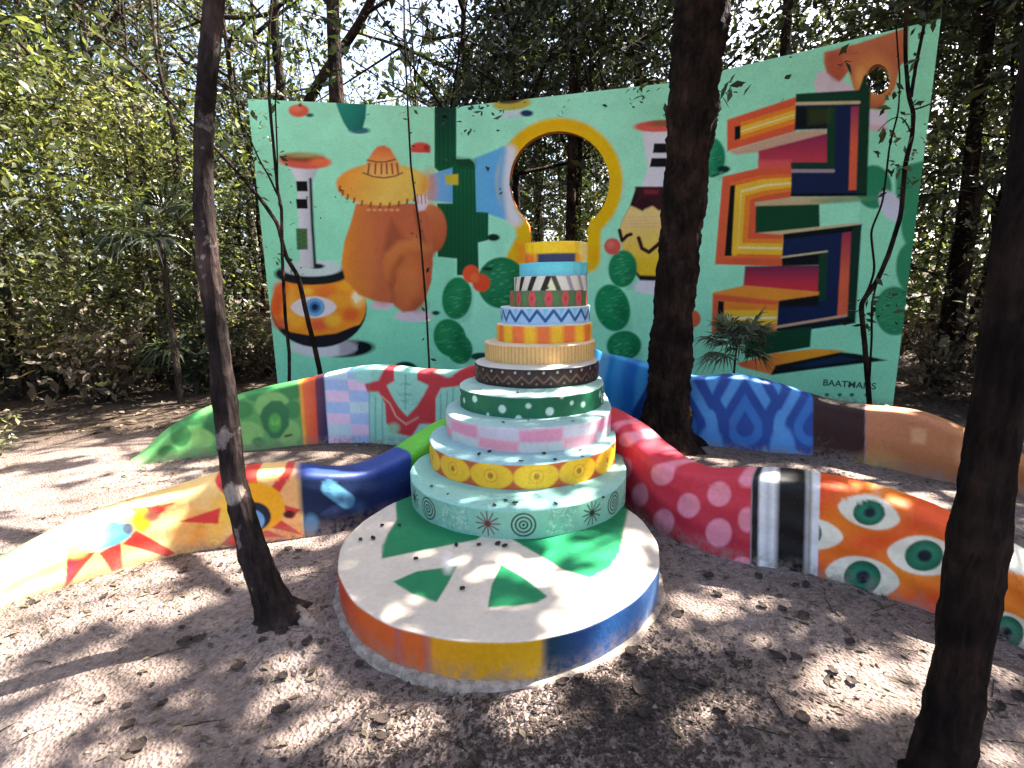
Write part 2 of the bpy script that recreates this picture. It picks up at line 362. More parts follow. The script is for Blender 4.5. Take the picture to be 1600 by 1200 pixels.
    for q in ([(707, 258), (712, 249), (734, 248), (742, 256), (744, 331), (763, 332), (763, 375), (747, 379), (748, 430), (714, 430), (714, 404), (684, 401), (683, 318), (707, 318)],): p.poly(q, cc, .9)
    for k, x in enumerate(np.arange(686, 762, 6.2)):
        p.line([(x, 322 if x < 707 else 262), (x, 398 if x < 714 else 426)] if x < 744 else [(x, 336), (x, 372)], 1.6, (10, 62, 38), 1.2, .7)
    for x in (686, 693, 700, 707): p.line([(x, 120), (x, 258)], 1.4, (12, 54, 38), 1.2, .7)
    p.poly([(707, 248), (716, 246), (742, 250), (742, 262), (716, 262)], (22, 60, 34), 4, .8)
    p.poly([(695, 273), (716, 272), (716, 289), (697, 288)], (206, 188, 56), 1.3); p.ell(771, 371, 10, 5.5, (12, 44, 34), soft=1.2)
    # ---- figure in a broad hat
    p.ell(597, 477, 18, 7, (226, 200, 208), soft=1.5); p.ell(646, 494, 30, 9, (228, 205, 214), soft=1.5); p.ell(681, 489, 6, 3.4, (22, 60, 60))
    BR = (206, 112, 62)
    p.ell(672, 358, 26, 39, G((214, 122, 72), (186, 88, 48), 660, 320, 690, 395), soft=1.4)
    p.poly([(556, 318), (660, 318), (672, 345), (676, 372), (676, 410), (674, 440), (664, 470), (640, 486), (618, 474), (585, 470), (560, 460), (540, 438), (533, 412), (538, 378), (549, 345)],
           G((236, 142, 44), (200, 106, 66), 536, 400, 592, 396), 1.4)
    p.poly([(612, 342), (632, 372), (600, 398), (603, 365)], (160, 84, 50), 5, .85)
    p.poly([(598, 400), (620, 380), (646, 372), (668, 380), (676, 410), (672, 440), (661, 474), (648, 486), (630, 488), (616, 478), (612, 452), (600, 430)], G((212, 120, 60), (196, 96, 58), 620, 400, 672, 420), 2.2)
    p.line([(618, 432), (614, 452), (617, 474)], 3, (168, 84, 46), 2.5, .8); p.line([(598, 402), (618, 382), (640, 374)], 3, (170, 88, 50), 3, .8)
    p.line([(650, 330), (654, 352), (660, 372), (668, 390), (676, 398)], 5, (150, 74, 46), 4, .9)
    p.poly([(600, 398), (622, 378), (650, 372), (672, 384), (676, 396), (660, 392), (636, 388), (612, 406)], (222, 132, 72), 5, .7)
    p.line([(611, 440), (617, 420), (628, 404)], 7, (150, 74, 44), 6, .7); p.line([(612, 470), (611, 445)], 4, (146, 72, 42), 3, .8)
    p.ell(642, 440, 14, 30, (222, 130, 68), rot=6, soft=10, alpha=.6); p.ell(570, 380, 18, 46, (214, 124, 64), rot=10, soft=14, alpha=.5); p.ell(655, 478, 12, 10, (164, 84, 50), soft=6, alpha=.6)
    p.ell(600, 462, 17, 14, (196, 104, 60), soft=5, alpha=.7)
    p.ell(598, 288, 73, 33, G((240, 152, 54), (238, 196, 88), 530, 280, 600, 310), soft=1.5)
    p.ell(670, 292, 13, 28, (232, 140, 56), soft=5, alpha=.6)
    for k in range(11):                                   # fringe along the brim
        a = math.radians(168-k*12.5); x, y = 598+68*math.cos(a), 286+33*math.sin(a)
        p.line([(x, y-1), (x-1, y+5)], 3.2, (160, 84, 34), .9); 
    for k in range(6): p.ell(576+k*9, 328, 3, 2, (240, 165, 110), soft=1.2)
    p.poly([(574, 250), (583, 236), (590, 229), (600, 227), (610, 232), (616, 242), (622, 252), (629, 272), (600, 280), (567, 272)], G((240, 178, 96), (236, 118, 60), 600, 268, 600, 230), 1.4)
    p.line([(574, 250), (588, 253), (603, 253), (617, 249)], 2, (118, 64, 34), .9); p.line([(567, 270), (583, 276), (600, 278), (618, 275), (629, 270)], 2, (118, 64, 34), .9)
    for x in (577, 587, 596, 604, 612, 620): p.line([(x, 256), (x+(x-597)*.10, 271)], 2.6, (134, 76, 38), .9)
    p.poly([(648, 308), (664, 304), (670, 316), (664, 328), (654, 330)], (236, 214, 216), 2)
    for x in (652, 658, 664): p.line([(x, 304), (x+1, 318)], 1.5, (176, 84, 92), .8)
    # ---- glow round the keyhole
    K = np.array(keyhole[:48]+[(922, 345), (918, 360), (917, 405)]); K2 = np.vstack([[(812, 405)], [(829, 372)], [(826, 352)], K])
    p.line(K2, 42, (238, 192, 10), 3.0)
    p.line([(797, 236), (791, 280), (797, 330), (806, 344)], 19, (226, 226, 230), 5)
    p.line([(786, 236), (780, 285), (786, 334)], 10, (110, 182, 226), 5)
    p.line([(815, 218), (845, 200), (880, 194), (915, 200)], 8, (240, 180, 20), 5, .8)
    p.poly([(806, 380), (834, 380), (834, 412), (806, 412)], (248, 128, 40), 6, .6); p.poly([(919, 385), (936, 385), (936, 405), (919, 405)], (246, 176, 10), 4, .7)
    # ---- left prickly pear
    GR = (26, 132, 76)
    def pad(x, y, rx, ry, rot=0, c=GR, n=26, seed=0):
        p.ell(x, y, rx, ry, c, rot=rot); r = np.random.default_rng(seed+int(x))
        p.ell(x-rx*.2, y-ry*.15, rx*.6, ry*.6, tuple(min(255, v+14) for v in c), rot=rot, soft=8, alpha=.7)
        for _ in range(n):
            a, q = r.uniform(0, 6.28), math.sqrt(r.uniform(0, .85)); px, py = x+rx*q*math.cos(a)*.95, y+ry*q*math.sin(a)*.95
            p.line([(px-2.5, py+1), (px+2.5, py)], 1.1, (96, 176, 122) if r.random() < .6 else (14, 92, 54), .8, .8)
        p.ell(x+rx*.62, y+ry*.3, rx*.3, ry*.6, (12, 84, 54), rot=rot, soft=7, alpha=.5)
    p.ell(752, 557, 18, 6, (16, 70, 56)); pad(718, 545, 20, 24, -15); pad(703, 528, 25, 30, -20); pad(714, 466, 23, 33, 8)
    pad(784, 442, 38, 40, 0, (24, 122, 72), 60)
    p.ell(762, 420, 8, 3, (14, 60, 44)); p.ell(736, 428, 13, 14, (240, 90, 46)); p.ell(752, 442, 14, 14, (238, 84, 44)); p.ell(742, 434, 6, 7, (248, 120, 60), soft=3)
    p.ell(633, 580, 21, 15, (8, 62, 46))
    # ---- vase behind the big trunk
    p.poly([(1003, 206), (1062, 206), (1050, 250), (1036, 300), (1000, 300), (1012, 262)], (226, 224, 228), 1.4)
    p.poly([(1022, 224), (1056, 224), (1054, 239), (1020, 239)], (18, 18, 20), .9); p.poly([(1018, 247), (1052, 247), (1050, 261), (1015, 261)], (18, 18, 20), .9)
    p.ell(1030, 197, 40, 9, (230, 96, 84), rot=-2); p.ell(1040, 192, 28, 5, (150, 100, 60), rot=-3, soft=2)
    p.ell(1024, 448, 36, 12, (228, 224, 226), soft=1.5)
    vb = [(994, 292), (1060, 292), (1084, 330), (1092, 375), (1082, 415), (1060, 440), (1000, 438), (978, 408), (967, 362), (972, 345), (984, 322)]
    p.poly(vb, (36, 18, 26)); p.poly([(984, 322), (1086, 322), (1092, 375), (1082, 412), (1060, 432), (1000, 430), (976, 404), (967, 362), (972, 345)], G((240, 210, 130), (234, 196, 40), 0, 340, 0, 410), 1.5)
    p.poly([(992, 292), (1060, 292), (1074, 312), (1062, 330), (1044, 312), (1030, 330), (1016, 318), (1004, 330), (988, 322), (996, 306)], (58, 24, 30), 1.4); p.ell(1008, 318, 10, 8, (48, 16, 22), soft=2)
    p.poly([(1006, 296), (1030, 296), (1028, 304), (1006, 303)], (120, 40, 44), 2)
    p.line([(968, 360), (972, 376), (980, 368), (986, 366)], 5.5, (46, 18, 24), 1); p.line([(998, 372), (1003, 388), (1014, 394), (1026, 384), (1036, 374)], 6, (52, 18, 22), 1); p.line([(1046, 376), (1054, 392), (1070, 388), (1084, 374)], 6, (52, 18, 22), 1)
    for k in range(4): p.line([(974, 340+k*5), (1084, 338+k*5)], 1.2, (222, 170, 150), 1, .7)
    # ---- right prickly pear
    pad(1112, 246, 21, 31, 0, (30, 140, 96), 20); p.ell(1131, 264, 10, 5, (14, 46, 40)); p.line([(1112, 276), (1136, 268)], 2, (20, 60, 50), 1)
    pad(975, 540, 27, 23, -6, (18, 132, 78), 22); pad(957, 481, 27, 37, -14, (18, 136, 80), 30); pad(973, 420, 22, 29, 6, (20, 134, 80), 26); p.ell(957, 385, 13, 13, (226, 92, 80)); p.ell(954, 382, 6, 6, (236, 120, 96), soft=3)
    # ---- greens at the far right
    p.ell(1365, 292, 28, 34, (44, 140, 96), soft=1.5)
    p.poly([(1400, 262), (1450, 250), (1450, 345), (1426, 372), (1414, 345), (1400, 350)], (62, 150, 104), 1.8)
    p.ell(1392, 322, 16, 27, (214, 216, 226), rot=-30, soft=1.5); p.ell(1430, 352, 22, 38, (58, 152, 104), soft=2); p.ell(1424, 418, 24, 40, (54, 146, 100), soft=1.6)
    p.ell(1398, 486, 31, 38, (44, 136, 90), soft=1.5); p.ell(1390, 478, 18, 24, (58, 150, 102), soft=8, alpha=.7)
    for k in range(26):
        r = np.random.default_rng(k); a, q = r.uniform(0, 6.28), math.sqrt(r.uniform(0, .8)); x, y = 1398+28*q*math.cos(a), 486+34*q*math.sin(a); p.line([(x-3, y), (x+3, y-1)], 1, (96, 172, 128), .8, .6)
    # ---- hand holding the loop
    HB = (194, 108, 68)
    p.poly([(1272, 128), (1278, 112), (1292, 110), (1318, 126), (1336, 140), (1322, 150), (1276, 148)], (224, 206, 206), 2)
    p.poly([(1288, 82), (1340, 68), (1420, 42), (1418, 90), (1406, 104), (1398, 138), (1384, 158), (1376, 172), (1358, 170), (1350, 152), (1334, 138), (1326, 112), (1311, 128), (1302, 120), (1292, 114), (1287, 98)],
           G((208, 120, 76), (178, 96, 64), 1320, 80, 1400, 160), 1.4)
    p.ell(1306, 104, 15, 22, (186, 88, 62), rot=-14, soft=3, alpha=.8); p.ell(1366, 122, 32, 36, (228, 148, 76), soft=9, alpha=.7); p.ell(1345, 122, 8, 16, (240, 170, 90), soft=4, alpha=.8)
    p.poly([(1288, 82), (1330, 71), (1332, 84), (1290, 96)], (170, 84, 56), 5, .5)
    p.poly([(1359, 173), (1386, 173), (1386, 203), (1358, 202)], (226, 212, 216), 1.6); p.poly([(1358, 194), (1386, 196), (1386, 206), (1358, 205)], (220, 160, 160), 2.5, .6)
    # ---- folded serpent ribbon
    DG, NV, OR, CR, BK = (16, 62, 40), (20, 36, 72), (226, 100, 66), (206, 192, 142), (10, 16, 18)
    p.poly([(1137, 236), (1243, 205), (1291, 201), (1290, 212), (1184, 238), (1150, 242)], (208, 170, 140), 2)
    p.poly([(1185, 236), (1294, 208), (1295, 258), (1240, 268), (1185, 272)], G((150, 46, 80), (214, 70, 78), 1240, 215, 1240, 264), 1.2)
    p.poly([(1185, 250), (1237, 250), (1237, 272), (1185, 272)], (230, 96, 90), 3, .8)
    # upper bar, orange side
    def stripes(quad, cols, soft=1.0):            # quad: top-left, top-right, bottom-right, bottom-left
        a, b, c, d = map(np.array, quad); n = len(cols); e = [0]
        for _, wd in cols: e.append(e[-1]+wd)
        for k, (cl, _) in enumerate(cols):
            t0, t1 = e[k]/e[-1], e[k+1]/e[-1]
            p.poly([a*(1-t0)+d*t0, b*(1-t0)+c*t0, b*(1-t1)+c*t1, a*(1-t1)+d*t1], cl, soft)
    OR1, OR2, YL, PL = (228, 96, 58), (244, 138, 44), (246, 196, 50), (250, 232, 160)
    ST = [(OR1, 1.1), (OR2, 1), (YL, .9), (PL, .45), (YL, .7), (OR2, 1.1), (OR1, 1)]
    p.poly([(1136, 187), (1245, 151), (1243, 205), (1136, 236)], OR1, 1.3)
    stripes([(1157, 184), (1245, 156), (1243, 200), (1157, 226)], ST)
    p.poly([(1148, 198), (1157, 196), (1157, 216), (1148, 219)], BK, .9)
    # upper navy hook
    p.poly([(1244, 147), (1358, 140), (1354, 307), (1234, 307), (1236, 254), (1295, 254), (1296, 201), (1242, 203)], NV, 1.1)
    p.poly([(1244, 147), (1358, 140), (1358, 150), (1344, 158), (1244, 159)], DG, 1); p.poly([(1342, 141), (1350, 118), (1360, 112), (1360, 150), (1354, 307), (1340, 302)], (18, 56, 34), 1.2)
    p.line([(1245, 162), (1342, 160)], 5, CR, .9); p.poly([(1244, 168), (1306, 168), (1304, 200), (1242, 202)], BK, 2); p.poly([(1292, 168), (1306, 168), (1304, 262), (1292, 262)], DG, 1)
    p.poly([(1262, 170), (1300, 168), (1298, 192), (1262, 196)], (60, 74, 30), 4, .6)
    p.poly([(1330, 167), (1342, 166), (1338, 297), (1326, 297)], G((160, 60, 90), (232, 104, 66), 0, 170, 0, 230), 1); p.poly([(1236, 254), (1300, 254), (1300, 262), (1236, 262)], DG, .9)
    p.line([(1236, 267), (1302, 267)], 5.5, (168, 150, 148), .9); p.poly([(1234, 302), (1354, 302), (1354, 307), (1234, 307)], BK, 1)
    # middle orange hook: nested outlines
    def hook(rings, fill):
        for c, q in rings: p.poly(q, c, 1.0)
        p.poly(fill[1], fill[0], 1.0)
    def lerp_ring(t):       # outer (t=0) to inner (t=1) outline of the middle hook
        o = np.array([(1129, 276), (1188, 262), (1237, 262), (1222, 416), (1117, 413)], float)
        i = np.array([(1181, 320), (1200, 314), (1236, 307), (1222, 364), (1180, 364)], float)
        return o*(1-t)+i*t
    seq = [(0, OR1), (.22, (240, 120, 50)), (.34, YL), (.50, PL), (.57, YL), (.68, OR2), (.82, OR1)]
    for t, c in seq: p.poly(lerp_ring(t), c, 1.0)
    p.poly([(1141, 290), (1149, 289), (1143, 400), (1132, 400)], BK, 1)
    p.poly([(1150, 290), (1158, 288), (1152, 398), (1145, 400)], YL, 1)
    p.poly([(1181, 320), (1282, 318), (1281, 358), (1180, 364)], (14, 70, 40), 1); p.poly([(1280, 318), (1345, 311), (1341, 353), (1281, 358)], MINT, 1)
    p.poly([(1179, 316), (1236, 308), (1336, 307), (1344, 312), (1282, 319), (1180, 322)], (204, 182, 136), 1.2); p.ell(1318, 312, 50, 5, (104, 160, 110), rot=-3, soft=2, alpha=.7)
    p.poly([(1184, 364), (1340, 348), (1344, 352), (1224, 367)], CR, 1)
    # lower red recess and navy hook
    p.poly([(1164, 416), (1281, 414), (1279, 460), (1161, 450)], G((120, 44, 74), (206, 52, 66), 0, 418, 0, 446), 1.2)
    p.poly([(1224, 366), (1346, 351), (1336, 505), (1213, 522), (1216, 468), (1279, 457), (1281, 412), (1222, 414)], NV, 1.1)
    p.poly([(1224, 366), (1346, 351), (1345, 360), (1224, 374)], BK, 1); p.poly([(1332, 356), (1346, 351), (1336, 505), (1324, 500)], (16, 50, 34), 1)
    p.poly([(1316, 364), (1330, 362), (1324, 494), (1308, 497)], G((158, 56, 74), (230, 104, 66), 0, 366, 0, 440), 1); p.line([(1222, 402), (1292, 393)], 3.2, CR, .8)
    p.poly([(1222, 404), (1283, 396), (1282, 414), (1222, 416)], BK, 1.2); p.poly([(1280, 396), (1294, 394), (1290, 470), (1277, 470)], DG, 1); p.poly([(1216, 468), (1279, 457), (1279, 478), (1216, 480)], BK, 2)
    # lower orange block
    p.poly([(1114, 457), (1164, 446), (1280, 456), (1279, 461), (1216, 470), (1213, 518), (1112, 520)], (242, 150, 50), 1.1)
    p.poly([(1114, 459), (1216, 470), (1216, 478), (1122, 470), (1120, 520), (1112, 520)], OR1, 1.6)
    stripes([(1130, 474), (1215, 476), (1213, 516), (1130, 520)], [(OR2, 1), (YL, 1), (PL, .5), (YL, .9), (OR2, 1)]); p.poly([(1122, 470), (1131, 471), (1131, 492), (1121, 492)], BK, 1)
    p.line([(1213, 511), (1322, 493)], 4, (208, 168, 130), 1); p.poly([(1213, 514), (1332, 497), (1336, 504), (1213, 521)], (14, 26, 26), 1)
    p.poly([(1164, 522), (1268, 511), (1266, 542), (1164, 560)], (14, 66, 40), 1.1)
    p.poly([(1150, 568), (1208, 552), (1274, 545), (1320, 548), (1208, 586), (1160, 574)], G((234, 108, 60), (244, 160, 40), 1170, 580, 1240, 552), 1.2)
    p.poly([(1204, 586), (1212, 571), (1314, 550), (1340, 553), (1386, 563), (1346, 568), (1280, 576)], (12, 26, 26), 1.2); p.poly([(1240, 572), (1312, 556), (1340, 562), (1262, 574)], (20, 44, 70), 2)
    p.ell(1081, 498, 14, 14, (224, 102, 62))
    # signature dots
    for x in (1292, 1312, 1331, 1354): p.ell(x, 617, 3.2, 2.6, (24, 92, 66), soft=1)
    return p.c
def build_panel(a, b, holes, res, parent, name, label):
    a3, b3 = np.array([*a, 0.]), np.array([*b, 0.]); L = np.linalg.norm(b3-a3); t = (b3-a3)/L; n = np.array([t[1], -t[0], 0])
    H = [np.array([on_plane(x, y, a, b) for x, y in h]) for h in holes]
    def face(res, off):
        nu, nv = int(L/res)+1, int(WALL_H/res)+1
        U, Z = np.meshgrid(np.linspace(0, L, nu), np.linspace(0, WALL_H, nv), indexing='ij'); U, Z = U.ravel(), Z.ravel(); F = grid_faces(nu, nv)
        edge = []
        for h in H:
            cu, cz = U[F].mean(1), Z[F].mean(1); ins = poly_sd(cu, cz, h) < 0
            gone = np.zeros(len(U), bool); gone[F[ins].ravel()] = True; kept = np.zeros(len(U), bool); kept[F[~ins].ravel()] = True
            bi = np.nonzero(gone & kept)[0]; best = np.full(len(bi), 1e9); bu, bz = U[bi].copy(), Z[bi].copy()
            for k in range(len(h)):
                (x0, y0), (x1, y1) = h[k], h[(k+1) % len(h)]; dx, dy = x1-x0, y1-y0
                q = np.clip(((U[bi]-x0)*dx+(Z[bi]-y0)*dy)/(dx*dx+dy*dy+1e-12), 0, 1); px, py = x0+q*dx, y0+q*dy
                d = np.hypot(U[bi]-px, Z[bi]-py); m = d < best; best[m] = d[m]; bu[m] = px[m]; bz[m] = py[m]
            U[bi], Z[bi] = bu, bz; F = F[~ins]
        V = a3+U[:, None]*t+np.stack([0*Z, 0*Z, Z], 1)+off*n
        return V, F
    V, F = face(res, 0)
    px, py = project(V); col = paint_mural(px, py)
    pan = mesh(name, V, F[:, ::1], MAT_MURAL, None, col=col); pan.parent = parent; pan.location = -parent.location
    if label: pan['label'] = label
    bV, bF = face(.09, -WALL_T)
    bk = mesh('back_face', bV, bF[:, ::-1], WALLBACK); bk.parent = parent; bk.location = -parent.location
    # reveals: holes, top and the two ends
    V2, F2 = [], []
    def strip(P, c=True):
        s = len(V2); m = len(P)
        for u, z in P:
            q = a3+u*t+np.array([0, 0, z]); V2.extend([q, q-WALL_T*n])
        for k in range(m if c else m-1): i, j = s+2*k, s+2*((k+1) % m); F2.append([i, j, j+1, i+1])
    strip([(0, 0), (0, WALL_H), (L, WALL_H), (L, 0)], False)
    ed = mesh('wall_edge', V2, F2, WALLBACK, smooth=False); ed.parent = parent; ed.location = -parent.location
    for h in H:
        V2, F2 = [], []; strip(h); c = np.tile(hexlin((196, 112, 40)), (len(V2), 1))
        o = mesh('hole_rim', V2, F2, MAT_CONC, smooth=False, col=c); o.parent = parent; o.location = -parent.location
    return pan
wall = empty('mural_wall', (FOLDS[1][0], FOLDS[1][1], 0), 'tall folded mint green wall with painted mural and a keyhole opening', 'mural wall')
build_panel(FOLDS[0], FOLDS[1], [], .0115, wall, 'painted_panel', 'left panel with eye vase and figure in broad hat')
build_panel(FOLDS[1], FOLDS[2], [keyhole], .0115, wall, 'painted_panel', 'middle panel with round keyhole opening ringed in yellow')
build_panel(FOLDS[2], FOLDS[3], [loop_hole], .0115, wall, 'painted_panel', 'right panel with folded striped serpent')
# signature lettering on the right panel
def lettering(txt, px0, py0, px1, py1, hgt):
    a, b = FOLDS[2], FOLDS[3]; q0 = on_plane(px0, py0, a, b); q1 = on_plane(px1, py1, a, b)
    cu = bpy.data.curves.new('t', 'FONT'); cu.body = txt; cu.size = hgt*1.4; cu.extrude = .0; cu.offset = .0015
    ob = bpy.data.objects.new('t', cu); C.collection.objects.link(ob); dg = bpy.context.evaluated_depsgraph_get()
    me = bpy.data.meshes.new_from_object(ob.evaluated_get(dg)); bpy.data.objects.remove(ob)
    co = np.empty(len(me.vertices)*3, np.float32); me.vertices.foreach_get('co', co); co = co.reshape(-1, 3)
    sx = (q1[0]-q0[0])/(co[:, 0].max()-co[:, 0].min()); u = q0[0]+(co[:, 0]-co[:, 0].min())*sx; z = q0[1]+co[:, 1]
    a3, b3 = np.array([*a, 0.]), np.array([*b, 0.]); t = (b3-a3)/np.linalg.norm(b3-a3); n = np.array([t[1], -t[0], 0])
    V = a3+u[:, None]*t+np.stack([0*z, 0*z, z], 1)+.004*n
    me.vertices.foreach_set('co', V.astype(np.float32).ravel()); me.materials.clear(); me.materials.append(INK)
    me.name = 'lettering'; o = bpy.data.objects.new('lettering', me); link(o, wall); o.location = -wall.location
    o['label'] = 'signature in small dark capitals'
lettering('BAATMANS', 1286, 602, 1369, 603, .085)

# ================================================================ TIERED SCULPTURE
# name, z0, z1, x, y, front radius, rear radius
TIERS = [('disc', 0.0, .192, -.088, 2.714, .881, None), ('spiral', .192, .363, .031, 3.437, .749, .55), ('flower', .363, .525, .069, 3.677, .687, .50),
         ('pink', .525, .691, .121, 3.855, .634, .46), ('dots', .691, .841, .153, 4.041, .575, .40), ('black', .841, .983, .209, 4.299, .521, .36),
         ('tan', .983, 1.131, .250, 4.514, .486, .34), ('orange', 1.131, 1.273, .301, 4.633, .430, .32), ('zigzag', 1.273, 1.420, .322, 4.80, .412, .30),
         ('lozenge', 1.420, 1.559, .352, 4.79, .354, None), ('triangle', 1.559, 1.682, .374, 4.785, .332, None), ('cyan', 1.682, 1.799, .397, 4.78, .307, None), ('yellow', 1.799, 1.972, .420, 4.775, .281, None)]
REAR = np.array([.40, 4.95])
def capsule(cx, cy, R, R2, step):
    """outline of hull of front circle and a rear circle; returns points and signed angle from the camera-facing direction"""
    c = np.array([cx, cy]); 
    if R2 is None:
        n = int(2*math.pi*R/step); a = np.linspace(-math.pi, math.pi, n, endpoint=False); base = math.atan2(-cy, -cx)
        return np.stack([cx+R*np.cos(base+a), cy+R*np.sin(base+a)], 1), a, a
    d = REAR-c; L = np.linalg.norm(d)
    if L < .02: return capsule(cx, cy, R, None, step)
    ax = math.atan2(d[1], d[0]); be = math.acos(max(-1, min(1, (R-R2)/L)))
    pts = []
    a = np.arange(ax+be, ax+2*math.pi-be, step/R)             # front arc
    for q in a: pts.append((*(c+R*np.array([math.cos(q), math.sin(q)])),))
    e0 = np.array(pts[-1]); 
    rear = [REAR+R2*np.array([math.cos(q), math.sin(q)]) for q in np.arange(ax-be, ax+be, step*2/R2)]
    for s in np.linspace(0, 1, max(2, int(L/step/2)), endpoint=False)[1:]: pts.append(tuple(e0*(1-s)+rear[0]*s))
    pts += [tuple(r) for r in rear]
    for s in np.linspace(0, 1, max(2, int(L/step/2)), endpoint=False)[1:]: pts.append(tuple(rear[-1]*(1-s)+np.array(pts[0])*s if False else rear[-1]*(1-s)+(c+R*np.array([math.cos(ax+be), math.sin(ax+be)]))*s))
    P = np.array(pts); base = math.atan2(-cy, -cx); an = np.arctan2(P[:, 1]-cy, P[:, 0]-cx)-base; an = (an+math.pi) % (2*math.pi)-math.pi
    return P, an, an
def tier_art(name, A, V):
    """A: degrees round the tier (negative = left), V: 0 foot .. 1 rim -> paint; units made roughly square"""
    d = np.degrees(A); rnd = np.random.default_rng(5)
    if name == 'spiral':
        s = .749*math.pi/180/.171; X = d*s*100; Y = V*100; p = Painter(X, Y, (126, 184, 162)); D = (20, 30, 30)
        k = s*100
        for m in range(-5, 6):
            c0 = (2+m*49.3)*k
            for r in (42, 29, 16): p.ell(c0, 50, r, r, D, soft=1.5); p.ell(c0, 50, r-5.5, r-5.5, (126, 184, 162), soft=1.5)
            p.ell(c0, 50, 5, 5, D)
            c1 = (2-15.8+m*49.3)*k; cl = (104, 44, 44) if m == 0 else D
            for q in range(6):
                a = q*math.pi/6+.05; p.line([(c1-42*math.cos(a), 50-42*math.sin(a)), (c1+42*math.cos(a), 50+42*math.sin(a))], 4.6, cl, 1.4)
            p.ell(c1, 50, 10, 10, cl)
            c2 = (19+m*49.3)*k
            for q in range(60):
                x, y = c2+rnd.uniform(-52, 52), rnd.uniform(6, 94); a = rnd.uniform(0, 3.1); p.line([(x-6*math.cos(a), y-6*math.sin(a)), (x+6*math.cos(a), y+6*math.sin(a))], 2.4, (206, 222, 208) if q % 3 else (96, 140, 122), 1.4, .8)
        return p.c
    if name == 'flower':
        k = .687*math.pi/180/.162*100; X, Y = d*k, V*100; p = Painter(X, Y, (196, 92, 52)); st = 24.2
        for m in range(-8, 9):
            c0 = (7.1+m*st)*k; p.ell(c0, 50, st*k*.50, 54, (244, 190, 46), soft=3); p.ell(c0, 50, 29, 29, (232, 158, 38), soft=2); p.ell(c0, 50, 23, 23, (246, 196, 52), soft=2)
            p.ell(c0, 50, 11, 12, (168, 104, 30), soft=3); p.ell(c0, 50, 5, 5, (96, 70, 30), soft=2)
            for a in range(8): p.line([(c0, 50), (c0+27*math.cos(a*.785), 50+27*math.sin(a*.785))], 1.6, (226, 164, 40), 1.2, .7)
        return p.c
    if name == 'pink':
        k = .634*math.pi/180/.166*100; X, Y = d*k, V*100; p = Painter(X, Y, (226, 196, 208)); st = 27
        for m in range(-7, 8):
            c0 = (m*2*st+8)*k; wd = st*k/2
            p.poly([(c0-wd, 40), (c0+wd*1.0, 34), (c0+wd, 96), (c0-wd, 92)], (222, 148, 172), 9); p.poly([(c0-wd, 4), (c0+wd, -4), (c0+wd, 36), (c0-wd, 40)], (196, 204, 200), 9)
            c1 = c0+st*k; p.poly([(c1-wd, 6), (c1+wd, 0), (c1+wd, 46), (c1-wd, 52)], (232, 156, 168), 9); p.poly([(c1-wd, 54), (c1+wd, 48), (c1+wd, 100), (c1-wd, 100)], (206, 198, 206), 9)
        return p.c
    if name == 'dots':
        k = .575*math.pi/180/.15*100; X, Y = d*k, V*100; p = Painter(X, Y, (26, 104, 70))
        for m, v, r in [(-62, 45, 14), (-46, 70, 17), (-21, 40, 20), (-2, 60, 13), (13, 30, 20), (30, 60, 11), (40, 44, 14), (65, 66, 19), (22, 96, 10), (-9, 0, 15), (-33, 6, 8)]:
            p.ell(m*k, v, r, r, (196, 226, 206), soft=3)
        for q in range(40): p.ell(rnd.uniform(72, 290)*k-(360*k if q % 2 else 0), rnd.uniform(10, 90), rnd.uniform(9, 18), rnd.uniform(9, 18), (196, 226, 206), soft=3)
        return p.c
    if name == 'black':
        k = .521*math.pi/180/.142*100; X, Y = d*k, V*100; p = Painter(X, Y, (38, 28, 28)); q = 12
        for m in range(-16, 16):
            x0, x1, x2 = m*q*k, (m+.5)*q*k, (m+1)*q*k
            p.line([(x0, 62), (x1, 26), (x2, 62)], 9, (116, 84, 70), 3); p.line([(x0, 84), (x1, 48), (x2, 84)], 4, (90, 40, 40), 3, .8)
            p.ell(x1, 82, 6, 6, (190, 182, 170), soft=3); p.ell(x0, 22, 5, 5, (180, 120, 100), soft=3)
        return p.c
    if name == 'tan':
        k = 1; X, Y = d, V*100; p = Painter(X, Y, (222, 180, 112))
        for m in np.arange(-180, 180, 4): p.line([(m, 0), (m, 100)], 1.0, (196, 146, 76), .5, .8)
        for m in np.arange(-178, 180, 4): p.line([(m, 0), (m, 100)], .8, (236, 202, 140), .5, .7)
        return p.c
    if name == 'orange':
        X, Y = d, V*100; p = Painter(X, Y, (252, 196, 40))
        for m in np.arange(-180, 180, 30): p.poly([(m-9, -5), (m+7, -5), (m+7, 105), (m-9, 105)], (242, 122, 58), 3)
        return p.c
    if name == 'zigzag':
        k = .412*math.pi/180/.147*100; X, Y = d*k, V*100; p = Painter(X, Y, (168, 204, 236)); q = 19.5
        for m in range(-9, 10):
            x0, x1, x2 = m*q*k, (m+.5)*q*k, (m+1)*q*k
            p.line([(x0, 20), (x1, 80), (x2, 20)], 18, (26, 92, 150), 2); p.poly([(x0-20, 96), (x0+20, 96), (x0, 46)], (96, 196, 214), 4, .7)
        p.poly([(-900, 92), (900, 92), (900, 104), (-900, 104)], (230, 226, 222), 2)
        return p.c
    if name == 'lozenge':
        k = .354*math.pi/180/.139*100; X, Y = d*k, V*100; p = Painter(X, Y, (92, 118, 76)); q = 24
        for m in range(-8, 8):
            c0 = m*q*k; p.poly([(c0-26, 50), (c0-12, 96), (c0+14, 96), (c0+26, 50), (c0+14, 4), (c0-12, 4)], (218, 78, 84), 4); p.ell(c0, 50, 7, 14, (176, 52, 60), soft=5)
            p.ell(c0+q*k/2, 46, 7, 24, (60, 150, 66), soft=6, alpha=.7)
        return p.c
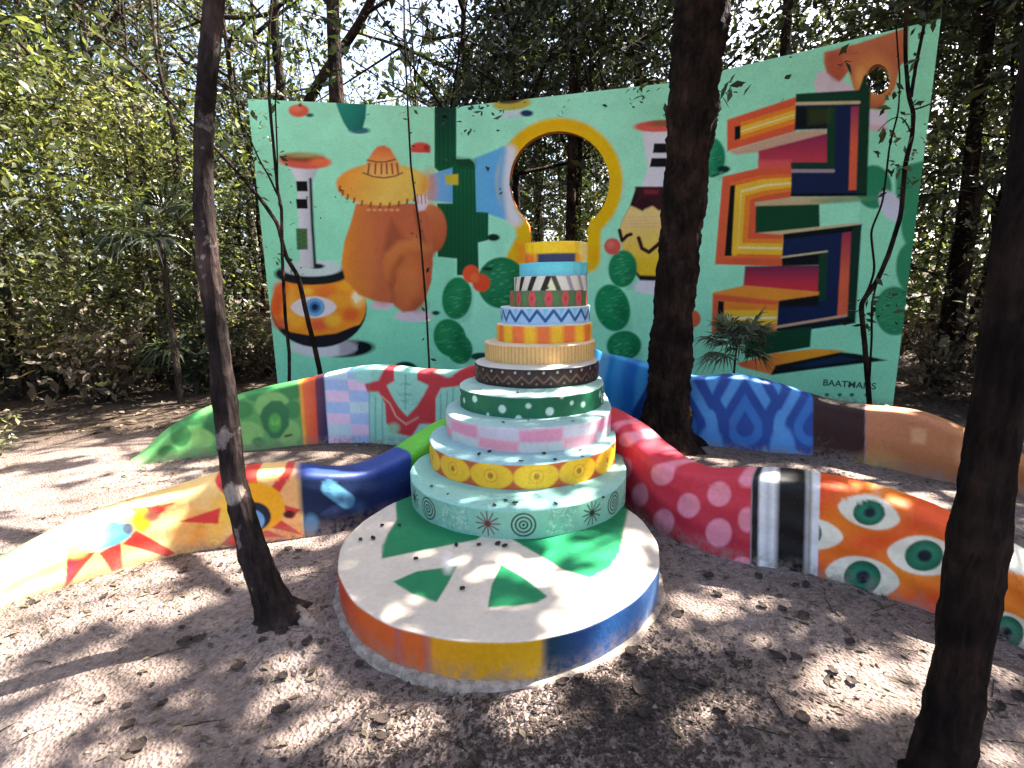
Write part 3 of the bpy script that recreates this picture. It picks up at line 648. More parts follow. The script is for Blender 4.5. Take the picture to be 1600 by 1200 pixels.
    if name == 'triangle':
        k = .332*math.pi/180/.123*100; X, Y = d*k, V*100; p = Painter(X, Y, (232, 226, 206))
        for m in range(7):
            g = (34, 26, 24) if m < 3 else (150, 130, 140); x = -36-m*104; p.line([(x-24, -8), (x+24, 108)], 38, g, 3)
            x = 36+m*104; p.line([(x+24, -8), (x-24, 108)], 34, (70, 74, 44) if m == 0 else (170, 160, 170), 3)
        p.poly([(-30, 6), (30, 6), (0, 66)], (232, 240, 176), 3); p.ell(-26, 18, 12, 9, (30, 30, 22), soft=3)
        return p.c
    if name == 'cyan':
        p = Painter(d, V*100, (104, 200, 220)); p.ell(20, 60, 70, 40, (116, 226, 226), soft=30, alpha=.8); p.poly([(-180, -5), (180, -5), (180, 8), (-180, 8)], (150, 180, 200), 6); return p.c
    if name == 'yellow':
        p = Painter(d, V*100, (252, 208, 26)); p.poly([(-100, -6), (-34, -6), (-40, 42), (-100, 60)], (246, 124, 44), 10); p.poly([(-36, -4), (38, -4), (38, 42), (-36, 42)], (54, 60, 92), 4)
        p.poly([(38, -4), (52, -4), (52, 40), (38, 40)], (250, 160, 40), 5); p.poly([(52, -5), (110, -5), (110, 104), (44, 104)], (252, 232, 150), 7, .8); return p.c
    # disc: red, orange, yellow, blue round the front
    p = Painter(d, V*100, (40, 84, 140))
    p.poly([(-181, -5), (-30, -5), (-30, 105), (-181, 105)], grad((206, 46, 52), (216, 96, 36), -84, 0, -42, 0), 2)
    p.poly([(-20.5, -5), (11.5, -5), (11.5, 105), (-20.5, 105)], grad((222, 152, 20), (204, 158, 10), -20, 0, 11, 0), 1.6); p.poly([(-30, -5), (-20.5, -5), (-20.5, 105), (-30, 105)], (214, 100, 40), 2)
    p.poly([(11.5, -5), (24, -5), (24, 105), (11.5, 105)], grad((20, 56, 62), (34, 72, 122), 12, 0, 22, 0), 1.4); p.poly([(60, -5), (181, -5), (181, 105), (60, 105)], (96, 140, 190), 14)
    return p.c
def disc_top_art(X, Y):
    p = Painter(X, Y, (206, 192, 176)); G = (20, 118, 74)
    p.poly([(618, 780), (700, 740), (800, 800), (745, 843), (700, 852), (596, 873), (598, 852), (606, 834), (620, 812)], G, 1.5)
    p.poly([(770, 790), (990, 760), (974, 830), (970, 862), (955, 886), (922, 904), (880, 890), (840, 866), (801, 843)], G, 1.5)
    p.poly([(614, 909), (650, 893), (714, 884), (700, 912), (682, 941), (645, 928)], G, 1.3); p.poly([(783, 882), (815, 900), (856, 932), (838, 942), (805, 947), (762, 949), (768, 915)], G, 1.3)
    p.ell(700, 880, 8, 14, (232, 224, 216), soft=5)
    return p.c
TOPC = {'disc': (206, 192, 176), 'spiral': (142, 194, 182), 'flower': (150, 194, 194), 'pink': (164, 196, 190), 'dots': (170, 204, 190), 'black': (206, 202, 194), 'tan': (226, 206, 176), 'orange': (240, 226, 190), 'zigzag': (222, 226, 224), 'lozenge': (150, 150, 110), 'triangle': (230, 226, 210), 'cyan': (120, 200, 214), 'yellow': (250, 214, 60)}
LAB = {'disc': 'broad cream disc with green wedges and red, orange, yellow and blue rim', 'spiral': 'mint tier with black spirals and starbursts', 'flower': 'yellow tier with ringed flowers', 'pink': 'pink and grey tier', 'dots': 'green tier with white dots', 'black': 'black tier with brown zigzag', 'tan': 'tan ribbed tier', 'orange': 'yellow and orange blocked tier', 'zigzag': 'pale blue tier with dark zigzag', 'lozenge': 'green tier with red lozenges', 'triangle': 'black and white slanted stripe tier', 'cyan': 'plain cyan tier', 'yellow': 'yellow topmost tier with dark band'}
sculpt = empty('tiered_sculpture', (.1, 3.0, 0), 'stacked round tiers painted in bright patterns, narrowing up to the keyhole', 'sculpture')
def build_tier(name, z0, z1, cx, cy, R, R2):
    step = .0042 if name == 'spiral' else .0075 if R > .4 else .006
    P, A, _ = capsule(cx, cy, R, R2, step); n = len(P); bev = .008
    c = P.mean(0); h = z1-z0; nv = max(8, int((h-bev)/(.0042 if name == 'spiral' else .007)))
    rows = [(0, z) for z in np.linspace(z0-(.01 if name != 'disc' else .03), z1-bev, nv)]+[(.0025, z1-.0022), (bev, z1)]
    dirs = (P-np.roll(P, 1, 0)); nx = np.roll(P, -1, 0)-np.roll(P, 1, 0); nrm = np.stack([nx[:, 1], -nx[:, 0]], 1); nrm /= np.linalg.norm(nrm, axis=1)[:, None]
    sgn = np.sign(((P-c)*nrm).sum(1))[:, None]; nrm = nrm*sgn
    wob = .003*np.sin(A*7+z0*40)+.002*np.sin(A*19+z1*30)
    V, col = [], []
    AA = np.repeat(A, len(rows)); VV = np.tile([(z-z0)/h for _, z in rows], n)
    for i in range(n):
        for off, z in rows: q = P[i]+nrm[i]*(wob[i]-off); V.append((q[0], q[1], z))
    V = np.array(V); sc = tier_art(name, AA, VV); top = hexlin(TOPC[name]); sc[VV > .985] = top
    F = grid_faces(n, len(rows), True)
    # top
    m = len(rows); fr = np.array([.97, .93]) if name != 'disc' else np.linspace(.99, .02, 76)
    base = V.reshape(n, m, 3)[:, -1, :2]; Vt, last = [V], np.arange(n)*m+m-1; cc = [sc]; off = len(V); FF = [F]
    for f in fr:
        q = c+(base-c)*f; z = z1+.0012*np.sin(q[:, 0]*9)*np.cos(q[:, 1]*11); Vt.append(np.stack([q[:, 0], q[:, 1], z], 1)); ids = off+np.arange(n); off += n
        FF.append(np.stack([last, np.roll(last, -1), np.roll(ids, -1), ids], 1)); last = ids; cc.append(np.tile(top, (n, 1)))
    Vt.append(np.array([[c[0], c[1], z1]])); cc.append(top[None]); 
    V = np.vstack(Vt); col = np.vstack(cc)
    if name == 'disc':
        k = V[:, 2] > z1-.004; px, py = project(V[k]); col[k] = disc_top_art(px, py)
    F = np.vstack(FF); tri = np.stack([last, np.roll(last, -1), np.full(n, len(V)-1)], 1)
    F = [list(f) for f in F]+[list(f) for f in tri]
    nm = 'base_disc' if name == 'disc' else 'tier'
    o = mesh(nm, V, F, MAT_CONC, col=col); o.parent = sculpt; o.location = -sculpt.location; o['label'] = LAB[name]
for T in TIERS: build_tier(*T)
# rough concrete footing under the disc
a = np.linspace(0, 2*math.pi, 160, endpoint=False); V = []
for r, z in ((.915, -.05), (.910, .004), (.898, .012), (.86, .014)):
    for q in a: rr = r+.006*math.sin(q*13)+.004*math.sin(q*31); V.append((-.088+rr*math.cos(q), 2.714+rr*math.sin(q), z))
V = np.array(V).reshape(4, 160, 3).transpose(1, 0, 2).reshape(-1, 3)
o = mesh('footing', V, grid_faces(160, 4, True), CONC_RAW); o.parent = sculpt; o.location = -sculpt.location

# ================================================================ CURVED LOW WALLS
SIL = {'BL': [(222, 726), (250, 685), (300, 650), (370, 620), (430, 603), (470, 596), (510, 584), (560, 574), (600, 573), (650, 580), (700, 582), (725, 574), (745, 567), (790, 560)],
       'FL': [(-90, 940), (-60, 925), (0, 897), (87, 842), (197, 798), (280, 772), (363, 742), (437, 736), (525, 741), (569, 739), (612, 722), (643, 708), (682, 680), (702, 664), (740, 655)],
       'BR': [(900, 536), (922, 538), (960, 555), (1000, 568), (1075, 592), (1150, 587), (1200, 596), (1250, 612), (1275, 622), (1310, 632), (1350, 638), (1420, 643), (1470, 658), (1510, 680), (1560, 705), (1600, 722), (1700, 775)],
       'FR': [(930, 640), (954, 657), (975, 670), (1005, 704), (1047, 731), (1090, 744), (1175, 744), (1281, 755), (1400, 784), (1490, 827), (1562, 872), (1600, 891), (1700, 985)]}
PATH = {'BL': [(-3.53, 4.56), (-3.24, 4.85), (-2.83, 5.03), (-2.55, 5.14), (-2.18, 5.21), (-1.95, 5.24), (-1.37, 5.22), (-.95, 5.08), (-.55, 4.86), (-.2, 4.60)],
        'FL': [(-2.95, 1.5), (-2.80, 1.95), (-2.71, 2.24), (-2.66, 2.38), (-2.56, 2.49), (-2.44, 2.59), (-2.28, 2.77), (-2.04, 2.98), (-1.79, 3.06), (-1.54, 3.13), (-1.4, 3.16), (-1.12, 3.28), (-.90, 3.48), (-.70, 3.70), (-.40, 3.95)],
        'BR': [(.62, 4.75), (.85, 5.25), (1.15, 5.52), (1.38, 5.45), (1.60, 5.10), (1.76, 4.90), (2.15, 4.72), (2.8, 4.53), (3.13, 4.35), (3.38, 4.08), (3.61, 3.84), (3.79, 3.57), (3.98, 3.2), (4.1, 2.6)],
        'FR': [(.60, 3.98), (.80, 3.62), (.90, 3.32), (1.0, 3.06), (1.15, 2.87), (1.36, 2.69), (1.65, 2.58), (1.83, 2.43), (2.04, 2.23), (2.16, 2.07), (2.22, 1.95), (2.32, 1.65), (2.38, 1.2)]}
def art_BL(X, Y):
    p = Painter(X, Y, (98, 166, 92)); g1, g2, g3 = (66, 138, 76), (132, 190, 108), (52, 118, 72)
    p.poly([(200, 760), (200, 700), (300, 640), (330, 760)], (118, 190, 110), 14)
    for x, y, a, b, c in [(404, 606, 28, 22, g1), (440, 612, 34, 16, g1), (426, 634, 27, 22, g2), (376, 640, 20, 14, g1), (344, 662, 26, 20, g3), (386, 676, 26, 18, g2), (314, 686, 20, 16, g2), (282, 680, 16, 18, g1), (350, 700, 16, 10, g1), (452, 676, 18, 20, g2), (300, 655, 20, 10, g1), (262, 706, 16, 10, g1), (404, 690, 10, 8, g1), (458, 640, 14, 14, g1)]: p.ell(x, y, a, b, c, soft=2)
    p.poly([(412, 636), (424, 626), (440, 626), (452, 640), (452, 664), (438, 684), (424, 684), (412, 668), (406, 650)], g3, 1.5); p.ell(430, 660, 10, 15, (84, 166, 80), soft=2); p.poly([(424, 652), (430, 660), (437, 652), (437, 664), (424, 664)], (112, 190, 96), 1.5)
    p.line([(446, 681), (456, 679)], 3, (14, 40, 24))
    p.poly([(464, 560), (492, 560), (502, 720), (478, 720)], grad((244, 122, 62), (226, 84, 60), 472, 0, 496, 0), 1.2); p.poly([(464, 560), (468, 560), (482, 720), (477, 720)], (250, 170, 60), 2)
    p.poly([(490, 560), (505, 560), (518, 720), (500, 720)], grad((118, 56, 66), (48, 46, 84), 492, 0, 508, 0), 1.3)
    p.poly([(504, 540), (700, 540), (740, 720), (517, 720)], (188, 208, 236), 1.2)
    for r in range(9):
        y = 575+r*17.5
        for k in range(2):
            x = 506+(y-575)*.10+k*36-r*.3
            c = [(232, 202, 226), (170, 196, 232), (196, 222, 226)][(r+k) % 2 if (r+k*2) % 5 else 2]; p.poly([(x, y), (x+36, y+1), (x+38, y+18.5), (x+1.5, y+17.5)], c, 1.6)
    p.poly([(575, 540), (800, 520), (800, 720), (580, 720)], (150, 214, 190), 1.6); p.poly([(544, 560), (580, 560), (580, 600), (556, 596)], (160, 220, 206), 3)
    R = (196, 52, 60)
    p.poly([(570, 600), (592, 594), (602, 572), (615, 572), (617, 595), (605, 602), (614, 620), (624, 636), (637, 650), (652, 634), (662, 618), (670, 602), (652, 594), (650, 574), (702, 590), (742, 560), (750, 586), (728, 602), (690, 606), (682, 622), (682, 662), (657, 662), (645, 682), (622, 676), (605, 660), (602, 630), (592, 612), (574, 612)], R, 1.4)
    p.line([(596, 618), (610, 630), (620, 650), (636, 662), (654, 652)], 2, (222, 190, 160), 1, .8)
    for q in ([(577, 600), (579, 720)], [(587, 620), (589, 720)], [(598, 622), (600, 720)], [(690, 616), (690, 700)], [(700, 612), (700, 700)], [(709, 606), (709, 700)], [(634, 585), (634, 640)], [(626, 600), (642, 600)], [(624, 616), (644, 616)], [(629, 626), (639, 626)]): p.line(q, 1.4, (70, 130, 124), .9, .8)
    p.ell(617, 668, 9, 8, (150, 190, 150), soft=3); p.ell(650, 690, 14, 10, (210, 190, 170), soft=3)
    return p.c
def art_FL(X, Y):
    p = Painter(X, Y, (250, 206, 130)); R = (222, 62, 52); R2 = (206, 60, 60)
    p.poly([(-400, 700), (120, 760), (120, 1100), (-400, 1200)], (252, 240, 170), 16); p.poly([(-400, 860), (70, 850), (60, 930), (-400, 1100)], (236, 244, 178), 16, .6)
    for q, c in [([(270, 830), (300, 790), (330, 800), (300, 870), (270, 880)], (252, 178, 90)), ([(330, 780), (360, 770), (350, 880), (320, 880)], (250, 190, 70)), ([(210, 850), (250, 800), (270, 810), (240, 880)], (252, 214, 150)), ([(420, 740), (464, 740), (472, 850), (440, 850)], (250, 176, 110)), ([(380, 830), (470, 820), (475, 850), (380, 860)], (252, 160, 90)), ([(290, 850), (320, 800), (330, 860)], (246, 160, 60))]: p.poly(q, c, 6, .8)
    for q in ([(420, 765), (450, 730), (466, 726), (431, 778)], [(437, 787), (470, 796), (455, 810)], [(411, 820), (474, 836), (440, 812)], [(410, 824), (446, 838), (400, 838)], [(280, 814), (345, 793), (341, 818)], [(318, 735), (359, 783), (345, 738)], [(370, 770), (384, 700), (402, 700), (402, 756)], [(345, 850), (372, 824), (385, 856)]): p.poly(q, R, 1.3)
    p.ell(400, 792, 45, 38, (252, 176, 28), soft=1.5); p.ell(360, 790, 12, 30, (252, 206, 60), soft=5, alpha=.8); p.ell(398, 806, 26, 22, (26, 30, 46)); p.ell(394, 812, 20, 17, (120, 168, 210)); p.ell(392, 820, 10, 10, (196, 190, 214), soft=3); p.ell(452, 803, 9, 6, (90, 20, 20), soft=1.5)
    for q in ([(105, 866), (149, 862), (101, 919)], [(155, 864), (188, 845), (192, 886), (175, 893)], [(192, 850), (212, 828), (274, 862), (262, 869)], [(204, 797), (274, 784), (236, 814)]): p.poly(q, R2 if False else R, 1.3)
    p.poly([(106, 868), (126, 864), (112, 900), (102, 916)], (170, 60, 84), 3, .6)
    p.ell(222, 812, 14, 18, (252, 190, 40), rot=15); p.ell(238, 806, 12, 8, (190, 110, 90), soft=3)
    p.poly([(128, 852), (140, 826), (166, 812), (192, 816), (206, 828), (204, 838), (184, 850), (150, 862)], grad((176, 170, 222), (96, 190, 216), 134, 0, 176, 0), 1.8); p.ell(200, 826, 9, 9, (84, 96, 112), soft=2.5)
    p.ell(116, 860, 16, 10, (252, 236, 120), soft=6)
    NV = grad((22, 38, 74), (36, 60, 120), 560, 780, 640, 730)
    p.poly([(463, 600), (1000, 500), (1000, 900), (477, 860)], (24, 34, 62), 1.2); p.poly([(463, 690), (700, 640), (700, 800), (470, 800)], NV, 6); p.poly([(440, 700), (660, 650), (660, 734), (590, 742), (464, 745)], (44, 70, 150), 7, .75)
    p.line([(514, 762), (542, 782)], 24, (110, 176, 206), 2); p.line([(536, 778), (560, 792)], 20, (44, 76, 116), 6, .6); p.ell(486, 818, 12, 15, (96, 150, 184), soft=4, alpha=.9)
    p.poly([(643, 600), (800, 560), (800, 900), (643, 900)], grad((104, 190, 60), (60, 140, 46), 660, 690, 690, 780), 1.5)
    return p.c
def art_BR(X, Y):
    p = Painter(X, Y, (40, 148, 226))
    for k, (x, c) in enumerate([(930, (120, 200, 244)), (956, (70, 176, 240)), (978, (28, 124, 212)), (996, (84, 184, 240)), (1016, (24, 104, 190)), (1040, (36, 120, 200))]): p.line([(x+22, 530), (x+6, 590), (x, 700)], 15, c, 4, .85)
    p.poly([(1060, 540), (1274, 540), (1274, 760), (1060, 760)], (66, 136, 206), 2)
    D, Lt, Md = (36, 76, 152), (84, 152, 214), (54, 116, 190)
    def drop(cx, cy, r, c):
        t = [math.radians(a) for a in range(-20, 201, 10)]; q = [(cx+r*math.cos(a), cy+r*math.sin(a)) for a in t]; q.append((cx, cy-r*1.9)); p.poly(q, c, 1.8)
    for cx in (1164, 1062, 1268):
        for r, c in ((78, D), (60, Lt), (42, D), (28, Md), (14, D)):
            drop(cx, 668, r, c)
    for cx in (1113, 1216): p.poly([(cx-22, 570), (cx+22, 570), (cx, 616)], Lt, 2); p.line([(cx-30, 580), (cx, 634), (cx+30, 580)], 13, D, 2.2)
    for cx in (1110, 1222): p.ell(cx, 700, 20, 34, Lt, soft=3)
    p.poly([(1271, 540), (1354, 540), (1350, 800), (1269, 800)], (50, 26, 24), 1.3)
    p.poly([(1353, 540), (2000, 540), (2000, 1000), (1349, 1000)], grad((206, 136, 92), (168, 104, 58), 1420, 650, 1420, 750), 1.3); p.ell(1370, 730, 30, 20, (196, 168, 84), soft=14, alpha=.6)
    p.poly([(1424, 668), (1448, 670), (1446, 694), (1424, 692)], (222, 168, 118), 3, .8); p.ell(1500, 706, 8, 16, (216, 160, 110), soft=5, alpha=.7); p.line([(1378, 680), (1376, 760)], 3, (190, 130, 80), 2, .6)
    return p.c
def art_FR(X, Y):
    p = Painter(X, Y, (208, 54, 72)); p.poly([(900, 780), (1200, 820), (1200, 950), (900, 950)], (186, 44, 62), 20, .7)
    for x, y, a, b in [(979, 687, 13, 11), (979, 731, 10, 15), (1035, 741, 17, 17), (1002, 773, 12, 18), (1077, 789, 18, 19), (1124, 772, 18, 19), (1039, 815, 15, 20), (1124, 832, 20, 22), (1168, 811, 14, 19), (1075, 858, 16, 10), (1168, 750, 14, 9), (1160, 878, 14, 10), (960, 668, 6, 8), (945, 700, 10, 12), (955, 760, 12, 14)]: p.ell(x, y, a, b, (238, 142, 158), soft=2)
    p.poly([(1281, 700), (2100, 700), (2100, 1500), (1274, 1500)], (234, 84, 30), 1.3)
    for x, y, a, b in [(1356, 800, 62, 34), (1443, 880, 66, 46), (1347, 905, 70, 44), (1285, 835, 46, 34), (1566, 975, 60, 60), (1590, 890, 60, 40), (1400, 760, 40, 20)]: p.ell(x, y, a*.85, b*.85, (248, 160, 36), soft=18, alpha=.55)
    for x, y, a, b, rot, ir, iy in [(1358, 801, 50, 23, 14, 23, 17), (1444, 868, 58, 29, 8, 28, 22), (1348, 900, 59, 30, 10, 27, 23), (1262, 832, 56, 24, 8, 20, 18), (1570, 990, 60, 32, 20, 28, 26), (1600, 868, 66, 30, 22, 0, 0)]:
        p.almond(x, y, a, b*1.05, (236, 230, 206), rot, 1.6)
        if ir:
            p.ell(x, y, ir+2, iy+2, (12, 50, 40)); p.ell(x, y, ir, iy, (20, 108, 74)); p.ell(x+1, y, ir*.72, iy*.72, (38, 122, 96), soft=2.5); p.ell(x+1, y, ir*.40, iy*.42, (10, 24, 36), soft=2)
    p.poly([(1175, 700), (1283, 700), (1276, 950), (1172, 950)], (226, 226, 224), 1.2)
    p.poly([(1175, 700), (1187, 700), (1184, 950), (1172, 950)], (26, 20, 24), 2.5); p.poly([(1216, 700), (1263, 700), (1257, 950), (1210, 950)], (14, 14, 16), 5); p.poly([(1265, 700), (1270, 700), (1264, 950), (1260, 950)], (120, 110, 90), 3)
    p.poly([(1199, 700), (1205, 700), (1200, 950), (1194, 950)], (170, 170, 176), 4, .7)
    return p.c
def build_arm(key, thick, label, art, left, ds=.0115, NP=52):
    """a wall along PATH, its outward face towards the viewer; rounded top; height follows the surveyed crest"""
    Pm = resample(smooth_path(PATH[key], 2), ds); n = len(Pm); sx = [q[0] for q in SIL[key]]; sy = [q[1] for q in SIL[key]]
    lo, hi = np.zeros(n), np.full(n, 1.9)
    for _ in range(30):
        m = (lo+hi)/2; x, y = project(np.stack([Pm[:, 0], Pm[:, 1], m], 1)); t = y > np.interp(x, sx, sy); lo = np.where(t, m, lo); hi = np.where(t, hi, m)
    h = lo
    if key == 'BR':                      # hidden stretch behind the trunk keeps level with its neighbours
        pass
    m_ = int(.14/ds); k = np.ones(2*m_+1)/(2*m_+1); h = np.convolve(np.pad(h, m_, 'edge'), k, 'valid'); h = np.clip(h, .03, 1.2)
    if key == 'BL': s = np.arange(n)*ds; h = np.minimum(h, .03+np.sqrt(np.clip(s, 0, 9))*1.1)
    if key == 'FL': s = np.arange(n)*ds; h = np.minimum(h, .02+s*.32)
    if key in ('FR', 'BR'): s = (n-1-np.arange(n))*ds; h = np.minimum(h, .03+s*.5)
    d = np.gradient(Pm[:, :2], axis=0); d /= np.linalg.norm(d, axis=1)[:, None]; nr = np.stack([-d[:, 1], d[:, 0]], 1)     # away from viewer for left-to-right paths
    for _ in range(3): 
        kk = np.ones(2*m_+1)/(2*m_+1); nr = np.stack([np.convolve(np.pad(nr[:, i], m_, 'edge'), kk, 'valid') for i in (0, 1)], 1); nr /= np.linalg.norm(nr, axis=1)[:, None]
    prof = [(0, v, 0) for v in np.linspace(-.06, 1, NP)]          # (depth, height fraction of (h-r), arc angle)
    arcN = 16; rc = .07
    V = np.zeros((n, NP+arcN+10, 3)); L = np.zeros((n, NP+arcN+10, 3))
    hh = np.maximum(h-rc, .0); r_eff = np.minimum(rc, h)
    for j in range(NP):
        z = -.05+(hh+.05)*j/(NP-1); V[:, j, :2] = Pm[:, :2]+nr*.018*((h-z)/.6)[:, None]*-1; V[:, j, 2] = z; L[:, j] = np.concatenate([Pm[:, :2], z[:, None]], 1)
    f0 = V[:, NP-1, :2].copy()
    for j in range(arcN):
        a = math.pi*(j+1)/(arcN+1); dep = thick/2*(1-np.sign(math.cos(a))*abs(math.cos(a))**.55); zz = hh+r_eff*(math.sin(a)**.6)
        V[:, NP+j, :2] = f0+nr*dep; V[:, NP+j, 2] = zz; L[:, NP+j] = np.concatenate([Pm[:, :2], np.minimum(zz, h-.004)[:, None]], 1)
    for j in range(10):
        z = hh*(1-(j)/9.)-.05*(j/9.); V[:, NP+arcN+j, :2] = f0+nr*(thick+.01*j/9); V[:, NP+arcN+j, 2] = z; L[:, NP+arcN+j] = np.concatenate([Pm[:, :2], z[:, None]], 1)
    nv = V.shape[1]; wx = .004*np.sin(np.arange(n)*.11)[:, None]+.003*np.sin(np.arange(n)[:, None]*.037+np.arange(nv)[None]*.2); V[:, :, :2] += nr[:, None, :]*wx[:, :, None]
    W = V.reshape(-1, 3); x, y = project(L.reshape(-1, 3)); col = art(x, y)
    F = [tuple(f) for f in grid_faces(n, nv)]; F = np.array(F)[:, ::-1]
    caps = [list(range(0, nv)), list(range((n-1)*nv, n*nv))[::-1]]
    org = (*Pm[n//2, :2], 0)
    o = mesh('curved_wall', W, [list(f) for f in F]+caps, MAT_CONC, col=col, origin=org)
    tag(o, label, 'low wall', 'low painted walls radiating from the sculpture'); return o
build_arm('BL', .24, 'rear left low wall in green, orange stripe, pale checks and red ribbon pattern', art_BL, True)
build_arm('FL', .26, 'front left low wall with red sun rays on yellow and a navy section', art_FL, True, .008, 70)
build_arm('BR', .24, 'rear right low wall in blue drops, dark brown and plain tan', art_BR, False)
build_arm('FR', .26, 'front right low wall with pink dots on red, stripes and green eyes on orange', art_FR, False, .0055, 96)
# ================================================================ TREES
def tube(paths, sides=10, ridge=0.0):
    """paths: list of (points (n,3), radii (n)) -> V, F"""
    VV, FF, off = [], [], 0
    r = np.random.default_rng(len(paths)*17+int(abs(paths[0][0][0][0])*1000))
    for P, R in paths:
        P = np.asarray(P, float); R = np.asarray(R, float); n = len(P); T = np.gradient(P, axis=0); T /= np.linalg.norm(T, axis=1)[:, None]+1e-9
        ref = np.array([1., 0, 0]) if abs(T[0][0]) < .8 else np.array([0, 1., 0])
        A = np.cross(T, ref); A /= np.linalg.norm(A, axis=1)[:, None]; B = np.cross(T, A)
        a = np.linspace(0, 2*math.pi, sides, endpoint=False)
        lob = 1+.07*np.sin(a*3+r.uniform(0, 6))[None]*np.ones((n, 1))+.028*r.standard_normal((n, sides))
        if ridge:
            s_ = np.r_[0, np.cumsum(np.linalg.norm(np.diff(P, axis=0), axis=1))][:, None]; aa = a[None]
            for q in range(9):
                kk, ph, fr = r.integers(4, 15), r.uniform(0, 6.28), r.uniform(1.5, 7); lob = lob+ridge*.34*np.sin(kk*aa+ph+1.3*np.sin(fr*s_+ph*2))*np.sin(fr*1.7*s_+ph*3+aa)
            lob = lob+ridge*.5*r.standard_normal((n, sides))
        V = P[:, None]+(A[:, None]*np.cos(a)[None, :, None]+B[:, None]*np.sin(a)[None, :, None])*(R[:, None]*lob)[..., None]
        V = V.reshape(-1, 3); i, j = np.meshgrid(np.arange(n-1), np.arange(sides), indexing='ij')
        q = i*sides+j; q2 = i*sides+(j+1) % sides
        FF.append(np.stack([q, q2, q2+sides, q+sides], -1).reshape(-1, 4)+off); VV.append(V); off += len(V)
    return np.vstack(VV), np.vstack(FF)
def dense(P, R, step=.06):
    P = np.column_stack([np.asarray(P, float), np.asarray(R, float)]); d = np.r_[0, np.cumsum(np.linalg.norm(np.diff(P[:, :3], axis=0), axis=1))]
    n = max(3, int(d[-1]/step)); t = np.linspace(0, d[-1], n); Q = np.stack([np.interp(t, d, P[:, k]) for k in range(4)], 1)
    for _ in range(2): Q[1:-1] = .25*Q[:-2]+.5*Q[1:-1]+.25*Q[2:]
    return Q[:, :3], Q[:, 3]
def leaves(centres, size, r, flat=.5, ratio=.42):
    """folded leaf blades: 4 vertices, 2 triangles each"""
    n = len(centres); nz = r.standard_normal((n, 3)); nz[:, 2] += flat*2.2; nz /= np.linalg.norm(nz, axis=1)[:, None]
    d = r.standard_normal((n, 3)); d[:, 2] -= .35; d -= nz*(d*nz).sum(1)[:, None]; d /= np.linalg.norm(d, axis=1)[:, None]; s = np.cross(nz, d)
    L = size*np.clip(r.lognormal(-.08, .42, n), .4, 2.1)[:, None]; W = L*ratio
    a = centres; b = centres+d*L*.5+s*W*.5+nz*L*.06; c = centres+d*L; e = centres+d*L*.5-s*W*.5+nz*L*.06
    V = np.stack([a, b, c, e], 1).reshape(-1, 3); k = np.arange(n)*4
    F = np.stack([np.stack([k, k+1, k+2], 1), np.stack([k, k+2, k+3], 1)], 1).reshape(-1, 3)
    return V, F
def crown_points(r, tips, n, spread, clump=9):
    """leaf places gathered in twiggy clumps round the limb tips"""
    tips = np.asarray(tips); m = max(1, n//clump); t = tips[r.integers(0, len(tips), m)]
    c = t+r.standard_normal((m, 3))*spread*np.array([1, 1, .62])
    return (c[:, None]+r.standard_normal((m, clump, 3))*.13*max(spread, .5)).reshape(-1, 3)
def tree_proto(seed, height, rad, n_leaf, leaf, lmat, bmat, first=.45, spread=.75, limbs=9, rt=.09, lean=.03, reach=.30, name='forest_tree'):
    r = np.random.default_rng(seed); zz = np.linspace(0, height*.9, 9)
    x = np.cumsum(r.standard_normal(9)*lean*height/9)*1.2; y = np.cumsum(r.standard_normal(9)*lean*height/9)*1.2; x -= x[0]; y -= y[0]
    P = np.stack([x, y, zz-.1], 1); R = np.interp(zz, [0, .25, height*.9], [rt*1.5, rt, rt*.3])
    paths = [dense(P, R, .15)]; tips = [P[-1]]
    for k in range(limbs):
        z0 = height*(first+(.88-first)*k/limbs); b = np.array([np.interp(z0, zz, x), np.interp(z0, zz, y), z0]); a = k*2.4+r.uniform(-.5, .5); ln = height*reach*(1.15-.55*k/limbs)*r.uniform(.7, 1.2)
        e = b+np.array([math.cos(a)*ln, math.sin(a)*ln, ln*r.uniform(.2, .7)]); m = (b+e)/2+r.standard_normal(3)*.08*ln
        paths.append(dense([b, m, e], [rt*.42, rt*.28, rt*.10], .2)); tips += [e, m*.4+e*.6, (m+e)/2]
        for q in range(2):
            e2 = m+r.standard_normal(3)*ln*.45+np.array([0, 0, .1*ln]); paths.append(dense([m, (m+e2)/2+r.standard_normal(3)*.05, e2], [rt*.2, rt*.13, rt*.05], .25)); tips.append(e2)
    root = empty(name); V, F = tube(paths, 9); mesh('trunk', V, F, bmat, root)
    V, F = leaves(crown_points(r, tips, n_leaf, spread), leaf, r); mesh('crown', V, F, lmat, root, smooth=False)
    return root
def place(proto, first, loc, rot, s, label, cat, group):
    o = proto if first else copy_tree(proto)
    o.location = loc; o.rotation_euler = (0, 0, rot); o.scale = (s, s, s)
    return tag(o, label, cat, group)
def gz(x, y): return max(0, (math.hypot(x, y-4)-12)*.012) if math.hypot(x, y-4) > 12 else 0

